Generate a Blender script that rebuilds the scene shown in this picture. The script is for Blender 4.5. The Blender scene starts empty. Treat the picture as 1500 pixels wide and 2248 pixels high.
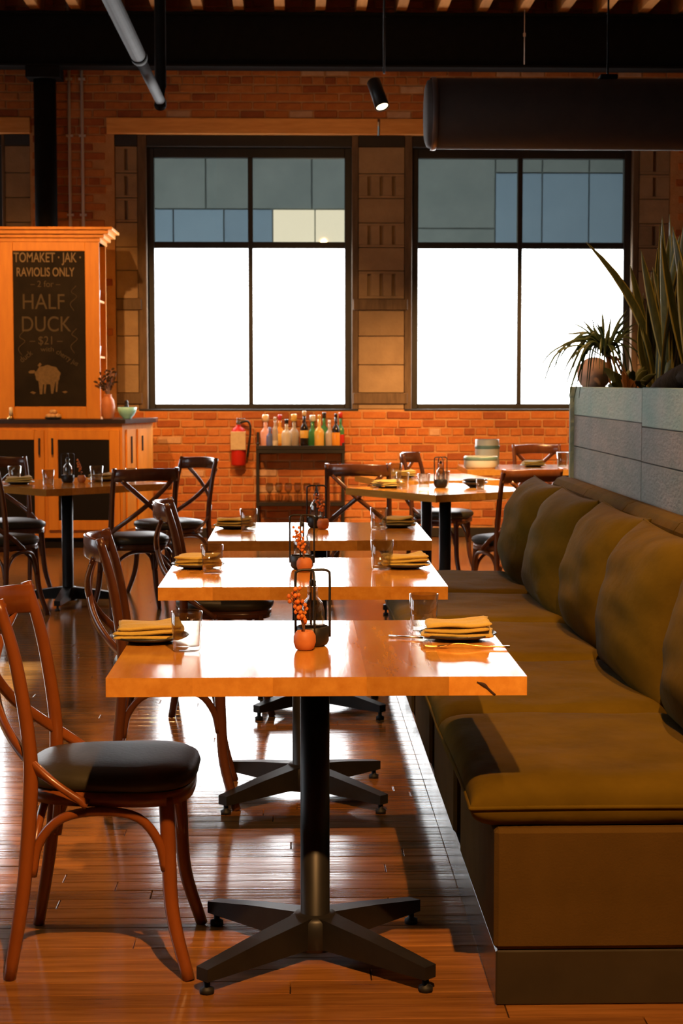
import bpy, bmesh, math, random
from mathutils import Vector, Matrix
random.seed(7)
SC = bpy.context.scene
COL = SC.collection
PI = math.pi
R = math.radians

# ------------------------------------------------------------------ camera
FPX = 3800.0
cam_d = bpy.data.cameras.new('camera')
cam = bpy.data.objects.new('camera', cam_d)
COL.objects.link(cam)
cam.location = (0, 0.12, 1.417)
cam.rotation_euler = (R(90) - math.atan(286 / FPX), 0, -math.atan(100 / FPX))
cam_d.sensor_fit = 'VERTICAL'
cam_d.sensor_height = 36.0
cam_d.lens = 36.0 * FPX / 2248
cam_d.clip_start = 0.05
cam_d.clip_end = 200
cam_d.dof.use_dof = True
cam_d.dof.focus_distance = 4.6
cam_d.dof.aperture_fstop = 11.0
SC.camera = cam

# ------------------------------------------------------------------ world, sun, exposure
w = bpy.data.worlds.new('world')
SC.world = w
w.use_nodes = True
bg = w.node_tree.nodes['Background']
bg.inputs[0].default_value = (0.80, 0.90, 1.0, 1)
bg.inputs[1].default_value = 0.36
SC.view_settings.view_transform = 'Standard'
SC.view_settings.look = 'None'
SC.view_settings.gamma = 1
SC.view_settings.exposure = 0.0
SC.view_settings.use_curve_mapping = False

def look(o, target):
    o.rotation_euler = (Vector(target) - o.location).to_track_quat('-Z', 'Y').to_euler()

sun_d = bpy.data.lights.new('sun', 'SUN')
sun_d.energy = 16.0
sun_d.angle = R(1.0)
sun_d.color = (1.0, 0.95, 0.88)
sun = bpy.data.objects.new('sun', sun_d)
COL.objects.link(sun)
sun.location = (-9, 7, 9)
sun.rotation_euler = Vector((1.0, 0.0, -0.84)).to_track_quat('-Z', 'Y').to_euler()

# daylight entering through the side windows on the left wall
for i, (y0, y1) in enumerate(((5.3, 6.9), (7.3, 8.9))):
    d = bpy.data.lights.new('side_window_daylight', 'AREA')
    d.shape = 'RECTANGLE'
    d.size = y1 - y0 - 0.1
    d.size_y = 2.1
    d.energy = 36
    d.color = (0.86, 0.93, 1.0)
    o = bpy.data.objects.new('side_window_daylight', d)
    COL.objects.link(o)
    o.location = (-4.86, (y0 + y1) / 2, 2.25)
    o.rotation_euler = (R(90), 0, R(-90))

WARM = (1.0, 0.50, 0.17)
def spot(loc, target, watts, deg, blend=0.5, color=WARM, size=0.03):
    d = bpy.data.lights.new('warm_spot_light', 'SPOT')
    d.energy = watts
    d.color = color
    d.spot_size = R(deg)
    d.spot_blend = blend
    d.shadow_soft_size = size
    o = bpy.data.objects.new('warm_spot_light', d)
    COL.objects.link(o)
    o.location = loc
    look(o, target)
    return o
spot((0.35, 1.3, 3.6), (0.40, 4.3, 0.5), 960, 44, 0.6)          # over the nearest table, from the front
spot((0.95, 5.5, 3.7), (0.45, 5.5, 0.0), 300, 62, 0.6)          # over the bench, second table
spot((0.9, 7.9, 3.8), (0.4, 7.7, 0.0), 170, 55, 0.6)
spot((-0.1, 10.6, 4.2), (-0.1, 15.9, 0.7), 1100, 36, 0.7)          # brick wall washers
spot((2.0, 10.8, 4.2), (1.9, 15.9, 0.6), 1900, 36, 0.7)
spot((-2.1, 11.8, 4.0), (-2.05, 15.0, 1.4), 640, 48, 0.6)       # service hutch
spot((1.5, 9.9, 4.0), (1.2, 11.4, 0.7), 1400, 50, 0.5, (1.0, 0.62, 0.28))        # far table by the wall
spot((0.75, 5.0, 3.9), (1.50, 7.9, 1.55), 130, 30, 0.7)          # planter greenery
spot((-0.9, 6.6, 4.2), (-0.95, 7.0, 0.0), 230, 64, 0.8)          # added unseen lamp that warms the left aisle floor
spot((-1.2, 9.4, 4.0), (-1.4, 11.1, 0.7), 120, 40, 0.6)
spot((0.3, 13.4, 2.9), (0.6, 15.5, 4.5), 26, 130, 1.0)           # added unseen lamp aimed up, stands in for spill on the upper wall

# ------------------------------------------------------------------ materials
MATS = {}
def mat(name, col, rough=0.5, metal=0.0, col2=None, scale=8.0, stretch=(1, 1, 1), bump=0.0, bscale=None,
        emit=None, estr=0.0, trans=0.0, ior=1.45, spec=0.5, objvar=0.0, coat=0.0, sheen=0.0, detail=6.0, rvar=0.0):
    m = bpy.data.materials.new(name)
    m.use_nodes = True
    nt = m.node_tree
    b = nt.nodes['Principled BSDF']
    b.inputs['Base Color'].default_value = (*col, 1)
    b.inputs['Roughness'].default_value = rough
    b.inputs['Metallic'].default_value = metal
    b.inputs['IOR'].default_value = ior
    b.inputs['Specular IOR Level'].default_value = spec
    b.inputs['Transmission Weight'].default_value = trans
    b.inputs['Coat Weight'].default_value = coat
    b.inputs['Sheen Weight'].default_value = sheen
    if emit:
        b.inputs['Emission Color'].default_value = (*emit, 1)
        b.inputs['Emission Strength'].default_value = estr
    if col2 or bump or rvar:
        tc = nt.nodes.new('ShaderNodeTexCoord')
        mp = nt.nodes.new('ShaderNodeMapping')
        mp.inputs['Scale'].default_value = stretch
        nt.links.new(tc.outputs['Object'], mp.inputs['Vector'])
        if objvar:
            oi = nt.nodes.new('ShaderNodeObjectInfo')
            ml = nt.nodes.new('ShaderNodeMath'); ml.operation = 'MULTIPLY'; ml.inputs[1].default_value = 37.0
            nt.links.new(oi.outputs['Random'], ml.inputs[0])
            cb = nt.nodes.new('ShaderNodeCombineXYZ')
            for k in range(3):
                nt.links.new(ml.outputs[0], cb.inputs[k])
            nt.links.new(cb.outputs[0], mp.inputs['Location'])
        nz = nt.nodes.new('ShaderNodeTexNoise')
        nz.inputs['Scale'].default_value = scale
        nz.inputs['Detail'].default_value = detail
        nz.inputs['Roughness'].default_value = 0.6
        nt.links.new(mp.outputs[0], nz.inputs['Vector'])
        if col2:
            cr = nt.nodes.new('ShaderNodeValToRGB')
            cr.color_ramp.elements[0].position = 0.32
            cr.color_ramp.elements[1].position = 0.68
            cr.color_ramp.elements[0].color = (*col, 1)
            cr.color_ramp.elements[1].color = (*col2, 1)
            nt.links.new(nz.outputs['Fac'], cr.inputs['Fac'])
            last = cr.outputs['Color']
            if objvar:
                hs = nt.nodes.new('ShaderNodeHueSaturation')
                mr = nt.nodes.new('ShaderNodeMapRange')
                mr.inputs['To Min'].default_value = 1 - objvar
                mr.inputs['To Max'].default_value = 1 + objvar
                nt.links.new(oi.outputs['Random'], mr.inputs['Value'])
                nt.links.new(mr.outputs[0], hs.inputs['Value'])
                nt.links.new(last, hs.inputs['Color'])
                last = hs.outputs['Color']
            nt.links.new(last, b.inputs['Base Color'])
        if rvar:
            mr2 = nt.nodes.new('ShaderNodeMapRange')
            mr2.inputs['To Min'].default_value = max(0.02, rough - rvar)
            mr2.inputs['To Max'].default_value = rough + rvar
            nt.links.new(nz.outputs['Fac'], mr2.inputs['Value'])
            nt.links.new(mr2.outputs[0], b.inputs['Roughness'])
        if bump:
            bp = nt.nodes.new('ShaderNodeBump')
            bp.inputs['Strength'].default_value = bump
            bp.inputs['Distance'].default_value = 0.01
            if bscale:
                n2 = nt.nodes.new('ShaderNodeTexNoise')
                n2.inputs['Scale'].default_value = bscale
                n2.inputs['Detail'].default_value = 4
                nt.links.new(mp.outputs[0], n2.inputs['Vector'])
                nt.links.new(n2.outputs['Fac'], bp.inputs['Height'])
            else:
                nt.links.new(nz.outputs['Fac'], bp.inputs['Height'])
            nt.links.new(bp.outputs[0], b.inputs['Normal'])
    MATS[name] = m
    return m

for i, (c1, c2) in enumerate((((.40, .115, .024), (.50, .17, .038)), ((.33, .085, .018), (.42, .125, .028)), ((.46, .15, .034), (.54, .21, .060)),
                              ((.27, .070, .018), (.36, .10, .024)), ((.44, .125, .024), (.52, .18, .038)), ((.50, .27, .14), (.58, .36, .22)))):
    mat('brick%d' % i, c1, 0.85, col2=c2, scale=14, bump=0.5, bscale=30)
mat('mortar', (.44, .21, .075), 0.95, col2=(.54, .29, .12), scale=9, bump=0.6, bscale=60)
mat('plaster', (.16, .10, .065), 0.9, col2=(.20, .13, .085), scale=3)
mat('tile_block', (.26, .175, .100), 0.9, col2=(.34, .235, .135), scale=6, bump=0.3, bscale=40, objvar=0.12)
mat('old_wood', (.085, .052, .028), 0.75, col2=(.15, .095, .052), scale=5, stretch=(6, 6, 1), bump=0.3, objvar=0.1)
mat('frame_black', (.012, .010, .008), 0.45, col2=(.020, .016, .012), scale=6)
mat('lintel_wood', (.62, .27, .060), 0.7, col2=(.76, .36, .095), scale=4, stretch=(1, 8, 8), bump=0.2, objvar=0.1)
mat('joist_wood', (.36, .135, .025), 0.75, col2=(.48, .19, .04), scale=4, stretch=(8, 1, 8), bump=0.2, objvar=0.2)
mat('deck_wood', (.11, .05, .02), 0.85, col2=(.16, .075, .03), scale=4, stretch=(1, 6, 6))
mat('beam_steel', (.0035, .0028, .0024), 0.7, spec=0.15, col2=(.006, .005, .004), scale=12)
mat('duct_fabric', (.030, .020, .017), 0.7, col2=(.040, .027, .022), scale=10)
mat('duct_rim', (.14, .12, .12), 0.4, metal=0.6)
mat('pipe_grey', (.012, .011, .013), 0.7, spec=0.25, col2=(.019, .018, .020), scale=10)
mat('conduit_white', (.55, .45, .38), 0.5)
mat('spot_black', (.010, .009, .008), 0.45)
mat('lamp_lens', (.9, .8, .6), 0.3, emit=(1.0, .74, .40), estr=9.0)
mat('floor_wood', (.19, .072, .016), 0.115, col2=(.34, .145, .034), scale=3.0, stretch=(1, 14, 1), bump=0.06, objvar=0.30, rvar=0.035, spec=0.55)
mat('floor_gap', (.05, .022, .010), 0.7)
mat('frost_film', (.9, .93, .95), 0.6, emit=(0.94, 0.98, 1.0), estr=14.0)  # daylight through the film is put in as the pane's own emission
mat('facade_grey', (.140, .160, .150), 0.8, spec=0.1, col2=(.175, .195, .180), scale=2.0, objvar=0.04)
mat('facade_blue', (.165, .225, .275), 0.7, spec=0.1, col2=(.185, .250, .300), scale=1.5, objvar=0.05)
mat('facade_glow', (.3, .26, .2), 0.8, emit=(1.0, .86, .60), estr=0.66)  # brightness of the cream wall panels is put in as emission
mat('asphalt', (.08, .08, .08), 0.9)
mat('oak', (.56, .22, .030), 0.11, col2=(.70, .32, .055), scale=3.4, stretch=(9, 1.0, 9), bump=0.03, objvar=0.26, rvar=0.03, spec=0.55)
mat('knot', (.05, .02, .008), 0.7)
mat('hutch_wood', (.64, .215, .010), 0.5, col2=(.76, .28, .016), scale=3, stretch=(7, 7, 1), bump=0.05, objvar=0.08)
mat('hutch_pale', (.70, .50, .38), 0.3, col2=(.76, .56, .44), scale=4)
mat('counter_black', (.03, .02, .016), 0.25)
mat('chalkboard', (.014, .010, .006), 0.9, spec=0.2, col2=(.026, .018, .010), scale=3.5)
mat('chalk', (.20, .135, .065), 0.95)
mat('chalk_faint', (.085, .058, .028), 0.95)
mat('chalk_body', (.19, .115, .045), 0.95, col2=(.13, .08, .032), scale=40)
mat('dark_panel', (.011, .008, .006), 0.8, spec=0.2)
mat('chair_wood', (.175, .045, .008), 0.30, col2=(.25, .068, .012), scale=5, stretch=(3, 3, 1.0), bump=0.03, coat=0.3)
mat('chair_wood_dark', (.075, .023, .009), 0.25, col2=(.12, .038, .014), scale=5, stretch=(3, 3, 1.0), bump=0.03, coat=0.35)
mat('seat_leather', (.030, .025, .014), 0.45, spec=0.35, col2=(.044, .036, .020), scale=12, bump=0.08, bscale=90)
mat('iron', (.014, .013, .012), 0.42, metal=0.2, col2=(.022, .020, .018), scale=14)
mat('olive', (.086, .053, .0042), 0.95, spec=0.04, col2=(.120, .074, .007), scale=5, bump=0.5, bscale=9, sheen=0.0, objvar=0.05)
mat('olive_base', (.072, .040, .009), 0.95, spec=0.04, col2=(.090, .050, .012), scale=6, bump=0.15, bscale=200, sheen=0.0)
mat('plinth', (.028, .022, .013), 0.22, col2=(.038, .030, .018), scale=5, rvar=0.05)
mat('patina_brown', (.22, .24, .21), 0.75, spec=0.15, col2=(.34, .30, .26), scale=3.2, stretch=(1, 1.2, 3), bump=0.4, bscale=24, objvar=0.1)
mat('patina', (.29, .44, .37), 0.75, spec=0.15, col2=(.42, .50, .43), scale=3.2, stretch=(1, 1.2, 3), bump=0.35, bscale=24, objvar=0.1)
mat('soil', (.03, .018, .010), 0.95)
mat('leaf_dark', (.040, .052, .012), 0.45, col2=(.11, .115, .028), scale=12, stretch=(4, 4, 1), objvar=0.25)
mat('leaf_margin', (.34, .28, .065), 0.45)
mat('leaf_thin', (.050, .085, .030), 0.45, col2=(.085, .125, .045), scale=10, objvar=0.3)
mat('leaf_dry', (.34, .15, .04), 0.7, col2=(.22, .09, .03), scale=12)
mat('terracotta', (.50, .15, .040), 0.55, col2=(.58, .20, .06), scale=12, bump=0.05)
mat('peach', (.74, .46, .33), 0.6, col2=(.80, .52, .38), scale=6)
mat('driftwood', (.040, .022, .010), 0.9, spec=0.15, col2=(.075, .042, .018), scale=6, stretch=(6, 6, 1), bump=0.6)
mat('flower', (.62, .14, .018), 0.7, col2=(.72, .24, .03), scale=20, objvar=0.2)
mat('stem', (.18, .08, .03), 0.8)
mat('water', (.95, .97, .97), 0.0, trans=1.0, ior=1.33)
mat('napkin', (.50, .34, .060), 0.95, col2=(.58, .41, .085), scale=12, bump=0.25, bscale=120, sheen=0.2)
mat('slate', (.020, .022, .026), 0.35, col2=(.035, .037, .042), scale=14)
mat('brass', (.80, .50, .16), 0.25, metal=1.0)
mat('steel', (.70, .68, .66), 0.22, metal=1.0)
mat('ceramic_mint', (.26, .60, .55), 0.3, col2=(.32, .66, .60), scale=10)
mat('ceramic_cream', (.82, .80, .66), 0.35)
mat('ceramic_band', (.20, .33, .27), 0.35)
mat('white_cup', (.80, .76, .72), 0.3)
mat('bread', (.58, .32, .13), 0.8, col2=(.70, .42, .18), scale=18, bump=0.4)
mat('ext_red', (.50, .020, .012), 0.3)
mat('ext_tag', (.60, .47, .28), 0.7, col2=(.52, .38, .22), scale=30)
mat('rubber', (.012, .011, .010), 0.6)
mat('candle', (.85, .72, .5), 0.5)
for nm, c in (('clear', (.46, .38, .30)), ('amber', (.75, .30, .03)), ('green', (.05, .20, .06)), ('dark', (.015, .010, .008)), ('white', (.66, .58, .44)),
              ('gold', (.85, .52, .10)), ('blue', (.12, .15, .33)), ('red', (.52, .03, .02)), ('pink', (.70, .36, .27)), ('cork', (.80, .58, .30)), ('silver', (.7, .72, .75))):
    mat('bottle_' + nm, c, 0.16, coat=0.4)

gm = bpy.data.materials.new('glass'); gm.use_nodes = True
nt = gm.node_tree; nt.nodes.clear()
out = nt.nodes.new('ShaderNodeOutputMaterial'); mxs = nt.nodes.new('ShaderNodeMixShader')
tr = nt.nodes.new('ShaderNodeBsdfTransparent'); gl = nt.nodes.new('ShaderNodeBsdfGlossy'); lw = nt.nodes.new('ShaderNodeLayerWeight'); pw_ = nt.nodes.new('ShaderNodeMath'); pw_.operation = 'POWER'; pw_.inputs[1].default_value = 2.6; ma_ = nt.nodes.new('ShaderNodeMath'); ma_.operation = 'MULTIPLY_ADD'; ma_.inputs[1].default_value = 0.9; ma_.inputs[2].default_value = 0.09
tr.inputs[0].default_value = (.86, .85, .81, 1); gl.inputs['Roughness'].default_value = 0.02; lw.inputs['Blend'].default_value = 0.5
nt.links.new(lw.outputs['Facing'], pw_.inputs[0]); nt.links.new(pw_.outputs[0], ma_.inputs[0]); nt.links.new(ma_.outputs[0], mxs.inputs[0]); nt.links.new(tr.outputs[0], mxs.inputs[1]); nt.links.new(gl.outputs[0], mxs.inputs[2]); nt.links.new(mxs.outputs[0], out.inputs[0])
MATS['glass'] = gm

# ------------------------------------------------------------------ mesh helpers
def catmull(pts, n=5):
    P = [Vector(p) for p in pts]
    if len(P) < 3:
        return P
    out = []
    for i in range(len(P) - 1):
        p0 = P[i - 1] if i else P[0] * 2 - P[1]
        p1, p2 = P[i], P[i + 1]
        p3 = P[i + 2] if i + 2 < len(P) else P[-1] * 2 - P[-2]
        for k in range(n):
            t = k / n
            out.append(0.5 * ((2 * p1) + (p2 - p0) * t + (2 * p0 - 5 * p1 + 4 * p2 - p3) * t * t + (3 * p1 - p0 - 3 * p2 + p3) * t ** 3))
    out.append(P[-1])
    return out

class MB:
    def __init__(self):
        self.v = []; self.f = []; self.mi = []; self.sm = []
    def add(self, verts, faces, mi=0, smooth=False):
        o = len(self.v)
        self.v += [tuple(x) for x in verts]
        for f in faces:
            self.f.append(tuple(o + i for i in f)); self.mi.append(mi); self.sm.append(smooth)
        return self
    def box(self, x0, x1, y0, y1, z0, z1, b=0.0, mi=0, M=None):
        if b <= 0:
            vs = [(x, y, z) for z in (z0, z1) for y in (y0, y1) for x in (x0, x1)]
            fs = [(0, 2, 3, 1), (4, 5, 7, 6), (0, 1, 5, 4), (2, 6, 7, 3), (0, 4, 6, 2), (1, 3, 7, 5)]
        else:
            # chamfered box: 24 verts
            vs = []; idx = {}
            for sx in (0, 1):
                for sy in (0, 1):
                    for sz in (0, 1):
                        cx = (x0, x1)[sx]; cy = (y0, y1)[sy]; cz = (z0, z1)[sz]
                        ix = cx + (b if sx == 0 else -b); iy = cy + (b if sy == 0 else -b); iz = cz + (b if sz == 0 else -b)
                        idx[(sx, sy, sz, 'x')] = len(vs); vs.append((cx, iy, iz))
                        idx[(sx, sy, sz, 'y')] = len(vs); vs.append((ix, cy, iz))
                        idx[(sx, sy, sz, 'z')] = len(vs); vs.append((ix, iy, cz))
            fs = []
            q = [(0, 0), (1, 0), (1, 1), (0, 1)]
            for s in (0, 1):
                fs.append([idx[(s, a, c, 'x')] for a, c in (q if s else q[::-1])])
                fs.append([idx[(a, s, c, 'y')] for a, c in (q[::-1] if s else q)])
                fs.append([idx[(a, c, s, 'z')] for a, c in (q if s else q[::-1])])
            for a in (0, 1):
                for c in (0, 1):
                    fs.append([idx[(0, a, c, 'y')], idx[(1, a, c, 'y')], idx[(1, a, c, 'z')], idx[(0, a, c, 'z')]])
                    fs.append([idx[(a, 0, c, 'x')], idx[(a, 1, c, 'x')], idx[(a, 1, c, 'z')], idx[(a, 0, c, 'z')]])
                    fs.append([idx[(a, c, 0, 'x')], idx[(a, c, 1, 'x')], idx[(a, c, 1, 'y')], idx[(a, c, 0, 'y')]])
                    for d in (0, 1):
                        fs.append([idx[(a, c, d, 'x')], idx[(a, c, d, 'y')], idx[(a, c, d, 'z')]])
        if M is not None:
            vs = [M @ Vector(p) for p in vs]
        return self.add(vs, fs, mi)
    def sweep(self, path, sec, up=(0, 0, 1), scale=None, smooth=True, mi=0, cap=True, closed=False):
        P = [Vector(p) for p in path]
        n = len(P); m = len(sec); vs = []
        up = Vector(up)
        prev = None
        for i, p in enumerate(P):
            if closed:
                t = P[(i + 1) % n] - P[i - 1]
            else:
                t = P[min(i + 1, n - 1)] - P[max(i - 1, 0)]
            t.normalize()
            s = t.cross(up)
            if s.length < 1e-3:
                s = prev if prev else t.orthogonal()
            s = s.normalized()
            if prev is not None and s.dot(prev) < 0 and up.length < 1e-6:
                s = -s
            prev = s
            u = s.cross(t).normalized()
            k = scale[min(i, len(scale) - 1)] if scale else 1.0
            for a, b in sec:
                vs.append(p + s * (a * k) + u * (b * k))
        fs = []
        rng = n if closed else n - 1
        for i in range(rng):
            j = (i + 1) % n
            for a in range(m):
                c = (a + 1) % m
                fs.append((i * m + a, i * m + c, j * m + c, j * m + a))
        if cap and not closed:
            fs.append(tuple(range(m))[::-1]); fs.append(tuple((n - 1) * m + a for a in range(m)))
        return self.add(vs, fs, mi, smooth)
    def tube(self, path, r, sides=8, n=4, up=(0.02, 0.03, 1), mi=0, closed=False, radii=None):
        P = catmull(path, n) if n > 1 and len(path) > 2 and not closed else [Vector(p) for p in path]
        sec = [(math.cos(2 * PI * k / sides), math.sin(2 * PI * k / sides)) for k in range(sides)]
        if radii:
            sc = []
            for i in range(len(P)):
                t = i / (len(P) - 1) * (len(radii) - 1); a = int(min(t, len(radii) - 2)); f = t - a
                sc.append(radii[a] * (1 - f) + radii[a + 1] * f)
        else:
            sc = [r] * len(P)
        return self.sweep(P, sec, up, sc, True, mi, True, closed)
    def strip(self, path, wd, th, up, n=5, mi=0, scale=None, smooth=True):
        P = catmull(path, n) if len(path) > 2 else path
        a, b = wd / 2, th / 2
        c = min(a, b) * 0.5
        sec = [(-a + c, -b), (a - c, -b), (a, -b + c), (a, b - c), (a - c, b), (-a + c, b), (-a, b - c), (-a, -b + c)]
        return self.sweep(P, sec, up, scale, smooth, mi)
    def lathe(self, prof, c=(0, 0, 0), n=20, mi=0, smooth=True, axis='z', cap=True):
        vs = []; fs = []; m = len(prof)
        for k in range(n):
            a = 2 * PI * k / n
            for r, z in prof:
                if axis == 'z':
                    vs.append((c[0] + r * math.cos(a), c[1] + r * math.sin(a), c[2] + z))
                elif axis == 'x':
                    vs.append((c[0] + z, c[1] + r * math.cos(a), c[2] + r * math.sin(a)))
                else:
                    vs.append((c[0] + r * math.sin(a), c[1] + z, c[2] + r * math.cos(a)))
        for k in range(n):
            j = (k + 1) % n
            for i in range(m - 1):
                fs.append((k * m + i, j * m + i, j * m + i + 1, k * m + i + 1))
        self.add(vs, fs, mi, smooth)
        if cap:
            o = len(self.v) - len(vs)
            if prof[0][0] > 1e-6:
                self.f.append(tuple(o + k * m for k in range(n))[::-1]); self.mi.append(mi); self.sm.append(False)
            if prof[-1][0] > 1e-6:
                self.f.append(tuple(o + k * m + m - 1 for k in range(n))); self.mi.append(mi); self.sm.append(False)
        return self
    def prism(self, poly, z0, z1, mi=0, smooth=False):
        n = len(poly)
        vs = [(x, y, z0) for x, y in poly] + [(x, y, z1) for x, y in poly]
        fs = [tuple(range(n))[::-1], tuple(range(n, 2 * n))]
        self.add(vs, fs, mi, False)
        o = len(self.v) - 2 * n
        for i in range(n):
            j = (i + 1) % n
            self.f.append((o + i, o + j, o + n + j, o + n + i)); self.mi.append(mi); self.sm.append(smooth)
        return self
    def pillow(self, wd, dp, th, a=4.0, b=0.5, pinch=0.05, n=22, wob=0.0, seed=0, mi=0, sag=0.0, flat=1.0):
        """soft cushion in the local XY plane, thickness along Z, seam at z = 0"""
        rnd = random.Random(seed)
        ph = [rnd.uniform(0, 6.28) for _ in range(8)]
        def prof(t): return max(0.0, 1 - abs(t) ** a)
        vs = []; fs = []
        for side in (1, -1):
            for j in range(n + 1):
                for i in range(n + 1):
                    u = math.sin((i / n - 0.5) * PI); v = math.sin((j / n - 0.5) * PI)
                    x = wd / 2 * u * (1 - pinch * (1 - v * v)); y = dp / 2 * v * (1 - pinch * (1 - u * u))
                    f = (prof(u) * prof(v)) ** b
                    z = th / 2 * f * (1.0 if side > 0 else flat)
                    if wob:
                        z += wob * f * (math.sin(5 * u + 3 * v + ph[0]) + 0.7 * math.sin(9 * v - 4 * u + ph[1]) + 0.5 * math.sin(13 * u * v + ph[2]) + 0.5 * math.sin(15 * v + 6 * u * u + ph[3]))
                    z -= sag * (1 - u * u) * (1 - v * v) if side > 0 else 0
                    vs.append((x, y, side * z))
        N = (n + 1) * (n + 1)
        for j in range(n):
            for i in range(n):
                q = (j * (n + 1) + i, j * (n + 1) + i + 1, (j + 1) * (n + 1) + i + 1, (j + 1) * (n + 1) + i)
                fs.append(q); fs.append(tuple(N + k for k in q[::-1]))
        return self.add(vs, fs, mi, True)
    def seam(self, wd, dp, pinch, n=22):
        pts = []
        k = [math.sin((i / n - 0.5) * PI) for i in range(n + 1)]
        for u in k[:-1]: pts.append((u, -1))
        for v in k[:-1]: pts.append((1, v))
        for u in k[::-1][:-1]: pts.append((u, 1))
        for v in k[::-1][:-1]: pts.append((-1, v))
        return [(wd / 2 * u * (1 - pinch * (1 - v * v)), dp / 2 * v * (1 - pinch * (1 - u * u)), 0) for u, v in pts]
    def mesh(self, name, mats):
        me = bpy.data.meshes.new(name)
        me.from_pydata(self.v, [], self.f)
        for m in (mats if isinstance(mats, (list, tuple)) else [mats]):
            me.materials.append(MATS[m])
        me.polygons.foreach_set('material_index', self.mi)
        me.polygons.foreach_set('use_smooth', self.sm)
        bm = bmesh.new(); bm.from_mesh(me)
        bmesh.ops.remove_doubles(bm, verts=bm.verts, dist=1e-6)
        bmesh.ops.recalc_face_normals(bm, faces=bm.faces)
        bm.to_mesh(me); bm.free()
        return me
    def build(self, name, mats, parent=None, loc=None, rot=None):
        return put(name, self.mesh(name, mats), parent, loc, rot)

def put(name, me, parent=None, loc=None, rot=None):
    o = bpy.data.objects.new(name, me)
    COL.objects.link(o)
    if parent: o.parent = parent
    if loc is not None: o.location = loc
    if rot is not None: o.rotation_euler = rot
    return o
def tag(o, label, cat, group=None):
    o['label'] = label; o['category'] = cat
    if group: o['group'] = group
    return o
def thing(name, label, cat, loc=(0, 0, 0), rz=0.0, group=None):
    o = put(name, None, None, loc, (0, 0, rz))
    o.empty_display_size = 0.1
    return tag(o, label, cat, group)
def struct(o):
    o['kind'] = 'structure'
    return o
def sgroup(name, loc=(0, 0, 0)):
    return struct(put(name, None, None, loc))
def copy_tree(o, parent=None):
    c = o.copy(); COL.objects.link(c); c.parent = parent
    for ch in list(o.children):
        copy_tree(ch, c)
    return c
def place(proto, used, label, loc, rz=0.0, group=None):
    o = proto if not used.get(proto.name) else copy_tree(proto)
    used[proto.name] = True
    o.location = loc; o.rotation_euler = (0, 0, rz); o['label'] = label
    if group: o['group'] = group
    return o
USED = {}
TZ = 0.774        # table top height

# ------------------------------------------------------------------ the room
WY = 15.90          # face of the far brick wall
struct(MB().box(-5.2, 6.2, -4.2, 16.4, -0.20, -0.016).build('floor', 'floor_gap'))
floor = bpy.data.objects['floor']
pw = 0.083
plank_meshes = {}
def plank_mesh(L):
    L = round(L, 2)
    if L not in plank_meshes:
        plank_meshes[L] = MB().box(-L / 2 + .0012, L / 2 - .0012, -pw / 2 + .0011, pw / 2 - .0011, -0.016, 0.0, 0.0016).mesh('plank', 'floor_wood')
    return plank_meshes[L]
rnd = random.Random(3)
rest = MB(); count = 0
y = 3.30
rows = []
while y < 15.89:
    rows.append(y); y += pw
for y in rows:
    x = -5.1 - rnd.uniform(0, 1.2)
    while x < 5.9:
        L = rnd.choice((0.9, 1.2, 1.5, 1.8, 2.1))
        cx = x + L / 2
        yy = y + pw / 2
        vis = abs(cx - 0.02 * yy) < 0.215 * yy + L / 2 and cx - L / 2 < 0.46
        if vis and yy < 9.6 and count < 296 and (cx + L / 2 > -0.18 * yy):
            p = put('plank', plank_mesh(L), floor, (cx, yy, 0), (rnd.gauss(0, .0026), rnd.gauss(0, .0006), 0))
            count += 1
        else:
            rest.box(x + .0012, x + L - .0012, y + .0011, y + pw - .0011, -0.016, -0.0004)
        x += L
for k in range(92):
    y = 3.30 - (k + 1) * pw
    rest.box(-5.1, 0.4, y + .0011, y + pw - .0011, -0.016, 0); rest.box(0.4, 5.9, y + .0011, y + pw - .0011, -0.016, 0)
far_planks = rest.build('plank_field', 'floor_wood', floor)
far_planks['kind'] = 'stuff'

# far wall: mortar body with openings, bricks set into it
OPEN = [(-1.626, 3.40, 1.165, 3.775), (-4.60, -2.38, 1.165, 3.775)]
wb = MB()
wb.box(-5.2, 6.2, WY, WY + .45, 0, 1.165)
wb.box(-5.2, 6.2, WY, WY + .45, 3.775, 5.3)
for x0, x1 in ((-5.2, -4.60), (-2.38, -1.626), (3.40, 6.2)):
    wb.box(x0, x1, WY, WY + .45, 1.165, 3.775)
wall_back = struct(wb.build('wall_back', 'mortar'))
bw, bh, ch = 0.208, 0.062, 0.075
bmesh_variants = []
for i in range(6):
    for j in range(2):
        bmesh_variants.append(MB().box(-bw / 2, bw / 2, -.011, .02, -bh / 2, bh / 2, 0.004 + .003 * j).mesh('brick', 'brick%d' % i))
half_variants = [MB().box(-.048, .048, -.011, .02, -bh / 2, bh / 2, 0.005).mesh('brick', 'brick%d' % i) for i in range(6)]
rnd = random.Random(11)
stuffs = MB(); nb = 0
def in_open(x, z, hw):
    for x0, x1, z0, z1 in OPEN:
        if x + hw > x0 - .004 and x - hw < x1 + .004 and z + bh / 2 > z0 and z - bh / 2 < z1:
            return True
    return False
row = 0
z = 0.105 + bh / 2
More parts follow.
